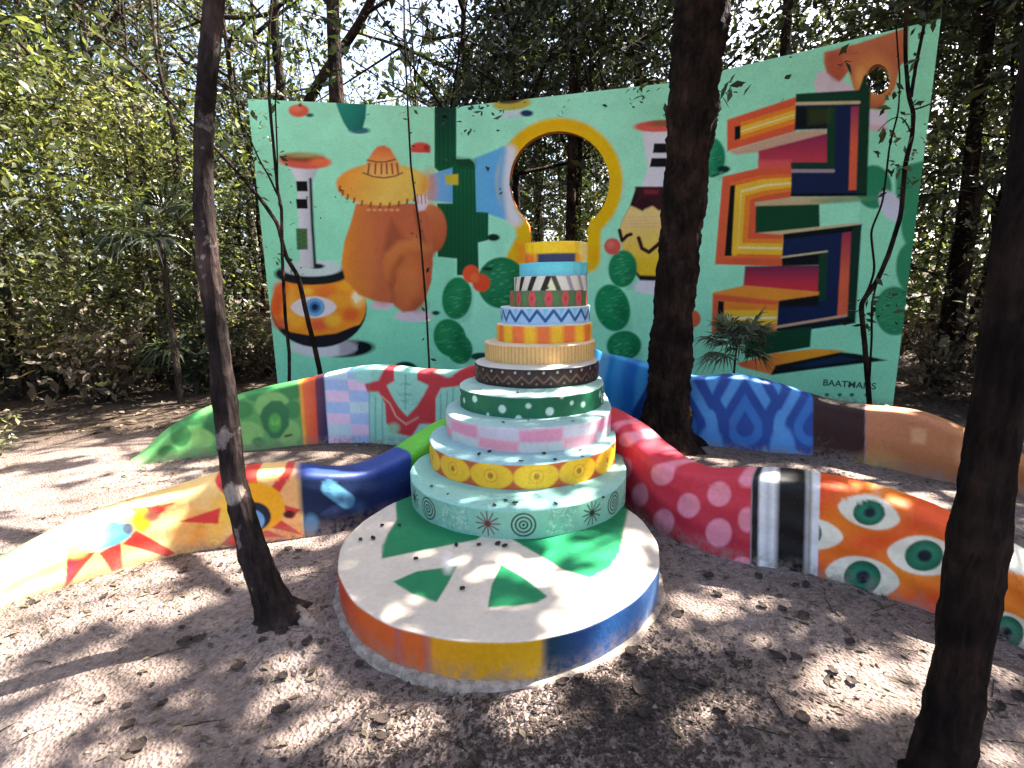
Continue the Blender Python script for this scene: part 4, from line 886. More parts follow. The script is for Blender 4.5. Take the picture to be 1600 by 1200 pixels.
# ---- the trees standing in the clearing: surveyed trunks
def clearing_tree(pts, Y, widths, bark, label, crown_seed, crown_n, top, group=None, flare=1.8, leafmat=None, reach=1.9, spread=.8, upto=None):
    P = []; R = []
    for (x, y), w_, yy in zip(pts, widths, Y): q = atY(x, y, yy); P.append(q); R.append(w_/2/CAM_F*(q[:3]-[0, 0, CAM_H])@fw)
    P, R = P[::-1], R[::-1]            # foot first
    foot = P[0].copy(); foot[2] = -.08
    P = [foot]+P[1:] if P[0][2] < .1 else [foot]+P
    if len(R) < len(P): R = [R[0]]+R
    R[0] *= 1.15
    d = P[-1]-P[-3]; d /= np.linalg.norm(d); r = np.random.default_rng(crown_seed)
    last = P[-1]; k = (top-last[2])
    ex = [last+d*k*.4+r.standard_normal(3)*.08, last+np.array([d[0]*.5, d[1]*.5, d[2]])*k*.95]
    P2 = P+ex; R2 = list(R)+[R[-1]*.8, R[-1]*.35]
    root = empty('clearing_tree', (foot[0], foot[1], 0)); C1, C2 = dense(P2, R2, .035)
    z = C1[:, 2]; C2 = C2*(1+(flare-1)*np.exp(-np.clip(z, 0, 9)/.09))*(1+.05*np.sin(z*9+crown_seed)+.03*np.sin(z*23))
    paths = [(C1, C2)]; tips = []
    for i in range(9):
        t = .3+.7*i/8; b = last+(ex[1]-last)*t; a = i*2.4+r.uniform(-.4, .4); ln = reach*r.uniform(.7, 1.25)
        e = b+np.array([math.cos(a)*ln, math.sin(a)*ln, ln*.5]); m = (b+e)/2+r.standard_normal(3)*.12; paths.append(dense([b, m, e], [R[-1]*.4, R[-1]*.25, .008], .15)); tips += [e, (m+e)/2, m]
    # surface roots
    for i in range(6):
        a = i*1.05+r.uniform(-.3, .3); ln = R[0]*r.uniform(1.5, 2.3); f = np.array([foot[0], foot[1], 0]); e = f+np.array([math.cos(a)*ln, math.sin(a)*ln, -.03]); paths.append(dense([f+[0, 0, .09], f*.5+e*.5+[0, 0, .035], e], [R[0]*.55, R[0]*.4, R[0]*.12], .03))
    V, F = tube(paths, 40, .055); o = mesh('trunk', V, F, bark); o.parent = root; o.location = -root.location
    V, F = leaves(crown_points(r, tips, crown_n, spread), .13, r, .8); o = mesh('crown', V, F, leafmat or LEAF, smooth=False); o.parent = root; o.location = -root.location
    return tag(root, label, 'tree', group)
clearing_tree([(338, -60), (336, 0), (326, 100), (319, 200), (318, 300), (325, 400), (335, 480), (345, 560), (355, 650), (365, 740), (384, 820), (410, 900), (434, 955), (446, 985)],
              [2.25]*14, [30, 30, 27, 27, 29, 30, 30, 32, 33, 35, 37, 41, 48, 54], BARK_PALE, 'slender leaning tree with pale patched bark in front of the left low walls', 11, 3600, 7.6, flare=1.45, reach=1.7)
clearing_tree([(1104, -60), (1099, 0), (1089, 100), (1081, 200), (1070, 300), (1061, 400), (1052, 500), (1045, 600), (1041, 680), (1040, 702)],
              [4.86]*10, [80, 78, 76, 70, 64, 60, 60, 64, 72, 78], BARK_DARK, 'dark straight tree rising between the sculpture and the blue low wall', 12, 7600, 9.2, flare=1.35, reach=2.5, leafmat=LEAF)
clearing_tree([(1700, -160), (1650, 0), (1618, 230), (1586, 450), (1557, 640), (1524, 850), (1499, 1040), (1466, 1200), (1452, 1290)],
              [1.32]*9, [68, 67, 67, 67, 67, 69, 70, 74, 78], BARK_DARK, 'near dark trunk at the right crossing the eye patterned wall', 13, 5200, 7.4, flare=1.1, reach=2.0)

# ---- thin saplings and climbing stems beside the mural
def stem_plant(strands, Y, label, seed, leafn=220, tip_leaf=.1, lmat=LEAF_D, cat='sapling', name='sapling', root_at=0, leaf_on=(0, 1.0), spread=.16):
    paths, allp = [], []
    for pts, w0, w1 in strands:
        P = np.array([atY(x, y, Y) for x, y in pts]); n = len(P); 
        C1, C2 = dense(P, np.linspace(w0, w1, n), .05); paths.append((C1, C2)); allp.append(C1)
    f = allp[0][0]; paths.append(dense([[f[0], f[1], -.05], [f[0], f[1], .1], f], [strands[0][1]*1.3, strands[0][1]*1.1, strands[0][1]], .05)) if f[2] > .05 else None
    root = empty(name, (f[0], f[1], 0)); V, F = tube(paths, 8); o = mesh('stem', V, F, BARK_DARK); o.parent = root; o.location = -root.location
    if leafn:
        r = np.random.default_rng(seed); pool = np.vstack([a[int(len(a)*leaf_on[0]):int(len(a)*leaf_on[1])+1] for a in allp]); c = pool[r.integers(0, len(pool), leafn)]+r.standard_normal((leafn, 3))*spread
        V, F = leaves(c, tip_leaf, r); o = mesh('foliage', V, F, lmat, smooth=False); o.parent = root; o.location = -root.location
    return tag(root, label, cat)
stem_plant([([(506, 640), (500, 580), (491, 540), (481, 500), (466, 432), (447, 402), (434, 350), (410, 315), (380, 280), (340, 235), (300, 195), (225, 115), (150, 55)], .040, .016), ([(434, 305), (420, 275), (405, 250), (390, 215), (376, 190)], .016, .008)],
           7.6, 'dark sapling bowing far to the left across the eye vase', 21, 260, .12, LEAF, leaf_on=(.55, 1), spread=.3)
stem_plant([([(452, 650), (452, 597), (452, 550), (446, 500), (441, 405), (440, 325), (434, 300), (427, 225), (421, 160), (419, 60), (425, 0), (430, -60)], .026, .017), ([(434, 300), (433, 230), (430, 160), (440, 60), (446, -40)], .012, .009)],
           7.5, 'thin upright sapling in front of the left edge of the mural', 22, 130, .12, LEAF, leaf_on=(.75, 1), spread=.3)
stem_plant([([(673, 640), (671, 575), (666, 480), (656, 360), (642, 260), (637, 165), (632, 60), (630, -60)], .017, .012)], 7.8, 'very thin stem rising past the orange figure on the mural', 23, 40, .08, LEAF_D, leaf_on=(.0, 1), spread=.05)
stem_plant([([(1359, 655), (1359, 633), (1356, 595), (1351, 534), (1345, 474), (1370, 441), (1389, 397), (1408, 336), (1415, 254), (1426, 212), (1428, 174), (1420, 152), (1415, 89), (1415, 20), (1420, -60)], .030, .016),
            ([(1345, 474), (1358, 450), (1367, 422), (1360, 361), (1378, 320), (1382, 295), (1390, 226), (1404, 174), (1406, 124), (1400, 40)], .013, .007), ([(1358, 600), (1362, 529), (1362, 474), (1370, 441)], .012, .010),
            ([(1423, 152), (1431, 102), (1445, 34), (1452, -40)], .018, .012), ([(1428, 171), (1448, 166), (1472, 152), (1500, 148)], .010, .005), ([(1426, 212), (1410, 180), (1390, 185), (1372, 205)], .008, .004)],
           5.75, 'twisted dark climber forking up in front of the serpent panel', 24, 260, .10, LEAF, leaf_on=(.55, .8), spread=.10, cat='climber', name='climbing_stem')

# ---- fan palm in front of the mural and darker ones in the wood
def fan_palm(loc, h, nf, blade, label, seed, stem_r=.025, spread=1.0, group=None, bm=None):
    r = np.random.default_rng(seed); root = empty('fan_palm', loc); top = np.array([.03, 0, h])
    V, F = tube([dense([[0, 0, -.08], [.02, .01, h*.5], top], [stem_r*1.3, stem_r, stem_r*.9], .06)], 9); mesh('trunk', V, F, BARK_GREY, root)
    for k in range(nf):
        a = k*2.4+r.uniform(-.3, .3); el = r.uniform(-.55, 1.15); d = np.array([math.cos(a)*math.cos(el), math.sin(a)*math.cos(el), math.sin(el)]); pl = blade*spread*r.uniform(.45, .8)
        hub = top+d*pl; VV, FF, off = [], [], 0; P, Rr = dense([top, (top+hub)/2+[0, 0, .02], hub], [.006, .005, .004], .05); v, f = tube([(P, Rr)], 5)
        s = np.cross(d, [0, 0, 1.]); s /= np.linalg.norm(s)+1e-9; n = np.cross(s, d); tri = [list(q) for q in f]; V0 = list(v)
        nb = 17
        for j in range(nb):
            t = (j-(nb-1)/2)/((nb-1)/2)*1.45; bd = d*math.cos(t)+s*math.sin(t)+n*r.uniform(-.12, .12); ln = blade*r.uniform(.75, 1.05)*(1-.25*abs(t)/1.45); w_ = .026*blade*1.3; pr = np.cross(bd, n); pr /= np.linalg.norm(pr)
            mid = hub+bd*ln*.55; tip = hub+bd*ln-np.array([0, 0, ln*r.uniform(.05, .55)]); i = len(V0)
            V0 += [hub, mid+pr*w_, mid-n*.012, mid-pr*w_, tip]; tri += [[i, i+1, i+2], [i, i+2, i+3], [i+1, i+4, i+2], [i+2, i+4, i+3]]
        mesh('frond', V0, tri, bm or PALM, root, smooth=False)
    return tag(root, label, 'palm', group)
q = atY(1148, 528, 6.25); fan_palm((q[0], q[1], 0), q[2]-.09, 30, .36, 'small fan palm beside the folded serpent, above the blue low wall', 31, .014)
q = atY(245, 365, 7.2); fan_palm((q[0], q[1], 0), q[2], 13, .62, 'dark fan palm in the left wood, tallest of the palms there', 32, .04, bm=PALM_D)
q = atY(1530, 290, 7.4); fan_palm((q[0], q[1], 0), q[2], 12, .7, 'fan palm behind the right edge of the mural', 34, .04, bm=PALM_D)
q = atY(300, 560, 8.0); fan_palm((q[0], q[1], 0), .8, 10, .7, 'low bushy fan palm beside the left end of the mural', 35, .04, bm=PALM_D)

# ---- the wood around
P_BIG = [tree_proto(101+i, h, 2, n, .13, m, b, first=.42, spread=.95, limbs=11, rt=.13, reach=.27) for i, (h, n, m, b) in enumerate([(10, 14000, LEAF, BARK_GREY), (11, 16000, LEAF_D, BARK_DARK), (9, 12000, LEAF_Y, BARK_GREY)])]
P_MID = [tree_proto(201+i, h, 2, n, .088, m, b, first=.18, spread=.62, limbs=10, rt=.055, reach=.24, name='young_tree', lean=.06) for i, (h, n, m, b) in enumerate([(6, 7500, LEAF_P, BARK_GREY), (5, 6000, LEAF_Y, BARK_GREY), (6.5, 7000, LEAF_D, BARK_DARK)])]
P_HIGH = [tree_proto(401+i, 11.5, 2, 15000, .15, LEAF, BARK_DARK, first=.66, spread=1.05, limbs=11, rt=.12, reach=.26, name='high_crowned_tree', lean=.02) for i in range(1)]
P_POLE = [tree_proto(301+i, 8, 2, 1500, .14, LEAF, BARK_GREY, first=.66, spread=.5, limbs=6, rt=.04, reach=.16, name='pole_tree', lean=.05) for i in range(3)]
used = {}
def put(kind, i, x, y, rot, s, label, cat, group):
    pr = {'H': P_HIGH, 'B': P_BIG, 'M': P_MID, 'P': P_POLE}[kind][i]; first = (kind, i) not in used; used[(kind, i)] = 1
    return place(pr, first, (x, y, gz(x, y)-.05), rot, s, label, cat, group)
R3 = np.random.default_rng(44)
GB, GM, GP = 'tall trees of the surrounding wood', 'young leafy trees of the surrounding wood', 'bare slender poles among the trees'
# big trees (kind index, x, y, rot, scale, label)
BL_, BM_, BR_ = 'tall tree in the wood left of the mural', 'tall tree rising behind the mural', 'tall tree in the wood right of the mural'
for i, x, y, ro, s, lb in [(0, -8.5, 11.5, .3, 1, BL_), (2, -6.6, 13.5, 1.4, 1.05, BL_), (0, -10.5, 8.6, 2.2, .95, BL_), (2, -8.4, 6.2, 3.3, .85, BL_), (1, -12, 14, .7, 1.2, BL_), (0, -7.3, 17, 4, 1.15, BL_),
                          (1, -1.0, 12.2, .2, .95, BM_), (1, 1.5, 11.4, 1.9, .88, BM_), (1, .2, 10.4, 3.9, .74, BM_), (1, 2.4, 10.3, 5.1, .72, BM_), (1, .8, 15.5, 5, 1.15, BM_), 
                          (1, 8.3, 8.6, 1, .9, BR_), (1, 10.6, 7.0, 2, 1, BR_), (0, 10.8, 12.5, .9, 1.1, BR_), (1, 7.6, 5.3, 3.2, .78, BR_), (2, 9.4, 9.9, .5, .85, BR_)]:
    put('B', i, x, y, ro, s, lb, 'tree', GB)
for i, x, y, ro, s, lb in [(0, 6.6, 2.0, 2.2, .85, 'tall tree out of view at the right shading the clearing')]:
    put('B', i, x, y, ro, s, lb, 'tree', 'tall trees beside and behind the viewer')
for x, y, ro, s, lb in [(4.3, 8.6, .4, 1, 'added high crowned tree behind the fold of the mural right of the big trunk'), (1.2, 9.9, 2.0, .95, 'high crowned tree behind the mural beside the keyhole'), (6.8, 3.9, 3.1, 1, 'high crowned tree out of view right of the clearing'), (6.5, 7.7, 4.4, 1, 'added high crowned tree just past the right end of the mural'), (8.9, 5.6, 5.4, 1.05, 'added high crowned tree farthest right beyond the tan low wall'), (6.2, .9, 1.4, 1, 'added high crowned tree beside the viewer on the right'), (9.2, 8.6, 2.4, 1, 'added high crowned tree in the wood right of the mural')]:
    put('H', 0, x, y, ro, s, lb, 'tree', 'high crowned trees added to shade the clearing')  # crowns added along the sun's path to shade the clearing
YL_, YM_, YR_ = 'young leafy tree in the undergrowth left of the mural', 'young leafy tree close behind the mural', 'young leafy tree in the undergrowth right of the mural'
for i, x, y, ro, s, lb in [(1, -5.6, 8.4, 0, .95, YL_), (0, -6.6, 9.6, 1, 1.05, YL_), (2, -5.0, 10.2, 2, 1, YL_), (1, -8.0, 8.0, 3, 1.1, YL_), (0, -9.2, 7.2, 4, 1, YL_), (1, -7.6, 10.8, 5, 1.2, YL_), (2, -6.0, 11.6, .5, 1, YL_), (0, -9.8, 10, 1.5, 1.2, YL_), (1, -8.8, 4.6, 2.5, .9, YL_), (0, -7.7, 5.9, .8, .8, YL_), (2, -10, 6, 3.5, 1, YL_),
                          (0, .2, 10.9, .6, .7, YM_), (1, 1.9, 10.6, 1.7, .74, YM_), (1, -.9, 11.0, 2.7, .68, YM_), (0, 2.7, 11.8, 3.7, .8, YM_), (2, .9, 12.8, 4.7, .9, YM_), 
                          (2, 6.7, 7.6, .4, .9, YR_), (0, 7.0, 6.1, 1.4, .82, YR_), (2, 8.2, 6.9, 2.4, 1.0, YR_), (1, 6.6, 9.2, 3.4, .95, YR_), (2, 7.4, 4.6, 4.4, .8, YR_), (0, 9.2, 5.4, 5.4, 1, YR_), (2, 6.3, 10.2, 1, 1, YR_)]:
    put('M', i, x, y, ro, s, lb, 'young tree', GM)
for k in range(34):
    side = k % 3
    if side == 0: x, y, lb = R3.uniform(-10, -4.6), R3.uniform(7.2, 13), 'slender bare pole among the trees left of the mural'
    elif side == 1: x, y, lb = R3.uniform(-2.5, 3.5), R3.uniform(10.6, 15), 'slender bare pole among the trees behind the mural'
    else: x, y, lb = R3.uniform(6, 10), R3.uniform(5.5, 12), 'slender bare pole among the trees right of the mural'
    put('P', k % 3, x, y, R3.uniform(0, 6), R3.uniform(.75, 1.2), lb, 'pole tree', GP)
# named trunks seen above the mural
def trunk_tree(pts, Y, w0, label, seed, n=900):
    P = np.array([atY(x, y, Y) for x, y in pts]); P = np.vstack([[P[0][0], P[0][1], -.1], P]); root = empty('bare_trunk_tree', (P[0][0], P[0][1], 0)); r = np.random.default_rng(seed)
    C1, C2 = dense(P, np.linspace(w0, w0*.6, len(P)), .12); tips = [C1[-1]]; paths = [(C1, C2)]
    for k in range(6):
        b = C1[int(len(C1)*(.82+.03*k))-1]; a = k*2.1; e = b+np.array([math.cos(a), math.sin(a), .5])*1.3; paths.append(dense([b, (b+e)/2+r.standard_normal(3)*.1, e], [w0*.35, w0*.2, .01], .2)); tips += [e, (b+e)/2]
    V, F = tube(paths, 10); o = mesh('trunk', V, F, BARK_DARK); o.parent = root; o.location = -root.location
    V, F = leaves(crown_points(r, tips, n, .7), .16, r); o = mesh('crown', V, F, LEAF_D, smooth=False); o.parent = root; o.location = -root.location
    return tag(root, label, 'tree')
trunk_tree([(528, 400), (527, 165), (523, 80), (520, 0), (520, -200)], 9.6, .15, 'straight dark trunk rising above the teal pot on the mural', 51)
trunk_tree([(450, 400), (480, 160), (510, 110), (560, 40), (640, -120)], 10.4, .11, 'greyish trunk slanting right above the mural top', 52)
trunk_tree([(446, 400), (442, 160), (430, 60), (428, -150)], 9.9, .10, 'dark thin trunk above the small red hat on the mural', 53)
# hanging dark bough over the mural top
def bough(pts, Y, label, seed, n):
    P = np.array([atY(x, y, Y) for x, y in pts]); root = empty('hanging_bough', tuple(P[0])); r = np.random.default_rng(seed); C1, C2 = dense(P, np.linspace(.05, .01, len(P)), .1)
    V, F = tube([(C1, C2)], 8); o = mesh('branch', V, F, BARK_DARK); o.parent = root; o.location = -root.location
    c = C1[r.integers(len(C1)//4, len(C1), n)]+r.standard_normal((n, 3))*np.array([.28, .28, .25]); V, F = leaves(c, .13, r); o = mesh('foliage', V, F, LEAF_D, smooth=False); o.parent = root; o.location = -root.location
    return tag(root, label, 'bough')
# undergrowth shrubs
def shrub_proto(seed, n, m):
    r = np.random.default_rng(seed); root = empty('shrub'); paths, tips = [], []
    for k in range(9):
        a = k*.7+r.uniform(-.2, .2); e = np.array([math.cos(a)*r.uniform(.2, .55), math.sin(a)*r.uniform(.2, .55), r.uniform(.5, 1.25)]); paths.append(dense([[0, 0, -.05], e*.5+r.standard_normal(3)*.05, e], [.018, .012, .004], .1)); tips += [e, e*.8, e*.6]
    V, F = tube(paths, 5); mesh('stem', V, F, BARK_GREY, root); V, F = leaves(crown_points(r, tips, n, .22, 6), .13, r); mesh('foliage', V, F, m, root, smooth=False); return root
SH = [shrub_proto(61, 900, LEAF_P), shrub_proto(62, 800, LEAF_D), shrub_proto(63, 850, LEAF_DRY)]; su = set()
def put_shrub(i, x, y, s, lb, grp='shrubs of the forest floor'):
    first = i not in su; su.add(i); place(SH[i], first, (x, y, gz(x, y)), R3.uniform(0, 6), s, lb, 'shrub', grp)
for k in range(46):
    if k < 24: x, y, lb = R3.uniform(-11, -4.4), R3.uniform(7.4, 11.5), 'waist high shrub under the trees left of the mural'
    elif k < 36: x, y, lb = R3.uniform(5.6, 9.5), R3.uniform(5.2, 10), 'waist high shrub under the trees right of the mural'
    else: x, y, lb = R3.uniform(-3, 4), R3.uniform(9.8, 13), 'waist high shrub close behind the mural'
    put_shrub([1, 2, 0, 2][k % 4], x, y, R3.uniform(.6, 1.25), lb)
put_shrub(0, -4.85, 4.45, .42, 'small bright shrub at the left edge of the clearing', 'small shrubs at the clearing edge')
# far wood closing the view
def far_wood():
    r = np.random.default_rng(77); n = 60000; a = r.uniform(-2.2, 2.2, n); d = r.uniform(19, 27, n); z = r.uniform(0, 1, n)**1.1*9.5
    c = np.stack([np.sin(a)*d, np.cos(a)*d, z+.1], 1); cl = np.sin(c[:, 0]*.9)*np.cos(c[:, 2]*.8+c[:, 1]*.4); az_ = np.degrees(np.arctan2(c[:, 0], c[:, 1])); lim = np.where((az_ > 15) & (az_ < 42), 6.0, np.where((az_ > -32) & (az_ < -14), 6.3, 9.5)); c = c[((cl > -.45) | (z < 3)) & (z < lim+1.2*cl)]
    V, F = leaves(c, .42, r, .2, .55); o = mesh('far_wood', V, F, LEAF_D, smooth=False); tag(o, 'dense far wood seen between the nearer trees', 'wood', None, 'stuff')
far_wood()

# ================================================================ FALLEN LEAVES, LITTER, GRAVEL
def leaf_mesh(seed):
    r = np.random.default_rng(seed); n = 9; V = []
    for i in range(n):
        t = i/(n-1); w_ = .027*math.sin(math.pi*min(1, t*.94+.04))**.8; x = (t-.5)*.075; z = .007+.010*(abs(t-.5)*1.6)**2+r.uniform(-.002, .002)
        V += [(x, -w_, z+.009+r.uniform(0, .006)), (x, 0, z), (x, w_, z+.010+r.uniform(0, .006))]
    F = []
    for i in range(n-1):
        for j in (0, 1): a = i*3+j; F.append([a, a+1, a+4, a+3])
    k = len(V); V += [(v[0], v[1], v[2]-.0012) for v in V]; F += [[a+k for a in f[::-1]] for f in F]
    me = bpy.data.meshes.new('fallen_leaf'); me.from_pydata(V, [], F); me.update(); me.materials.append(DRYLEAF); return me
LM = [leaf_mesh(i) for i in range(5)]
def fallen(x, y, z, s, label, group, r):
    o = bpy.data.objects.new('fallen_leaf', LM[int(r.integers(0, 5))]); C.collection.objects.link(o); o.location = (x, y, z); o.rotation_euler = (r.uniform(-.25, .25), r.uniform(-.25, .25), r.uniform(0, 6.28)); o.scale = (s*r.uniform(.8, 1.1), s*r.uniform(.8, 1.3), s*r.uniform(.6, 1.1)); tag(o, label, 'leaf', group)
r = np.random.default_rng(5)
gl, gg = 'curled dark brown leaf lying on the sandy ground', 'fallen leaves on the sandy ground'
for x, y in [(373, 1040), (440, 1052), (437, 1103), (200, 1128), (216, 1160), (357, 927), (408, 950), (290, 1005), (310, 1000), (1013, 1062), (1060, 1065), (1097, 1078), (1255, 965), (1190, 948), (1223, 954), (1120, 928), (1107, 900), (1297, 1068), (1243, 1030), (1215, 1032), (1150, 1045), (1126, 1120), (1253, 1133), (1310, 1165), (1130, 1165), (1005, 1125), (1185, 902), (1260, 918), (985, 1025), (1024, 1045), (1095, 1080), (595, 1140), (596, 1115), (745, 1180), (1000, 1085), (1330, 1068), (905, 1062), (880, 1068), (1140, 1030), (1060, 960), (1560, 1110), (1590, 1090), (560, 1030), (480, 1005)]:
    q = ground(x, y); fallen(q[0], q[1], float(soil_z(q[0], q[1]))+.002, r.uniform(.62, 1.0), gl, gg, r)
for k in range(120):
    x, y = (r.uniform(-2.6, 2.3), r.uniform(.75, 3.2)) if k < 70 else (r.uniform(-3.5, 3.5), r.uniform(3.2, 6.4))
    if math.hypot(x+.09, y-2.71) < .98 or (y > 2.6 and -1.2 < x < 1.2): continue
    fallen(x, y, float(soil_z(x, y))+.002, r.uniform(.3, .75), gl, gg, r)
for zt, lb, pts in [(.192, 'dark curled leaf on the cream top of the base disc', [(563, 845), (583, 843), (598, 822), (624, 821), (650, 874), (723, 921), (713, 853), (748, 853), (778, 851), (789, 855)]),
                    (.363, 'dark curled leaf on the lowest mint tier top', [(700, 773), (674, 761), (790, 783), (805, 788), (772, 790), (942, 779), (868, 788)]),
                    (.525, 'dark curled leaf on the tier top above the yellow flowers', [(749, 711), (765, 707), (814, 722), (850, 710), (907, 705), (910, 714), (867, 720)]),
                    (.691, 'dark curled leaf on the pale tier top under the green dots', [(826, 657), (895, 659), (786, 661)]), (.841, 'dark curled leaf on the tier top under the black zigzag', [(809, 614), (880, 614)])]:
    for x, y in pts: q = ground(x, y, zt); fallen(q[0], q[1], zt+.002, r.uniform(.30, .55), lb, 'fallen leaves on the sculpture', r)
def scatter(n, area, fn, thin):
    x = r.uniform(area[0], area[1], n); y = r.uniform(area[2], area[3], n)
    f = np.sin(x*2.1+y*1.3)*np.cos(y*2.7-x*.9)+.5*np.sin(x*5.3)*np.sin(y*6.1); k = f+r.uniform(-1, 1, n) > thin
    k &= np.hypot(x+.088, y-2.714) > .93; return x[k], y[k]
x, y = scatter(26000, (-3.4, 3.6, .5, 7.2), None, -.1)
c = np.stack([x, y, soil_z(x, y)+r.uniform(.001, .008, len(x))], 1); V, F = leaves(c, .028, r, 3.0, .45); o = mesh('leaf_litter', V, F, LEAF_DRY, smooth=False); tag(o, 'fine dry leaf litter strewn over the clearing', 'litter', None, 'stuff')
n = 8000; q = ground(985, 1110); q2 = ground(700, 1170); k = r.random(n) < .7; x = np.where(k, q[0], q2[0])+r.standard_normal(n)*.27; y = np.where(k, q[1], q2[1])+r.standard_normal(n)*.2; k = np.hypot(x+.088, y-2.714) > .93
c = np.stack([x[k], y[k], soil_z(x[k], y[k])+r.uniform(.002, .010, k.sum())], 1); V, F = leaves(c, .017, r, 3.0, .5); o = mesh('dark_litter', V, F, DRYLEAF, smooth=False); tag(o, 'dark crumbled leaf litter in front of the base disc', 'litter', None, 'stuff')
# little sticks
pp = []
for _ in range(230):
    x_, y_ = r.uniform(-3, 3), r.uniform(.7, 5.5); a_ = r.uniform(0, 3.14); l_ = r.uniform(.02, .10)
    if math.hypot(x_+.088, y_-2.714) < 1.0: continue
    d_ = np.array([math.cos(a_), math.sin(a_), 0])*l_; m_ = np.array([x_, y_, float(soil_z(x_, y_))+.004]); pp.append((np.array([m_-d_, m_+np.array([r.uniform(-.01, .01), r.uniform(-.01, .01), .004]), m_+d_]), np.array([.0022, .002, .001])))
V, F = tube(pp, 5); o = mesh('twig_litter', V, F, BARK_GREY); tag(o, 'thin broken twigs strewn on the soil', 'twigs', None, 'stuff')
x, y = scatter(16000, (-13, 13, 5.6, 16), None, -.6); c = np.stack([x, y, soil_z(x, y)+r.uniform(.002, .04, len(x))], 1); V, F = leaves(c, .10, r, 2.0, .5); o = mesh('forest_litter', V, F, LEAF_DRY, smooth=False); tag(o, 'dry brown leaf litter on the forest floor', 'litter', None, 'stuff')
# pebbles and crumbs of soil
x, y = scatter(22000, (-3.2, 3.2, .5, 5.5), None, -.2); s = r.lognormal(-5.45, .5, len(x)); s = np.clip(s, .0015, .016)
b = np.array([[1, 0, 0], [0, 1, 0], [-1, 0, 0], [0, -1, 0], [0, 0, .75], [0, 0, -.75]]); V = (np.stack([x, y, soil_z(x, y)+s*.3], 1)[:, None]+b[None]*s[:, None, None]*r.uniform(.6, 1.3, (len(x), 6, 1))).reshape(-1, 3)
t = np.array([[0, 1, 4], [1, 2, 4], [2, 3, 4], [3, 0, 4], [1, 0, 5], [2, 1, 5], [3, 2, 5], [0, 3, 5]]); F = (np.arange(len(x))[:, None, None]*6+t[None]).reshape(-1, 3)
o = mesh('gravel', V, F, STONE); tag(o, 'fine gravel and crumbs over the clearing soil', 'gravel', None, 'stuff')

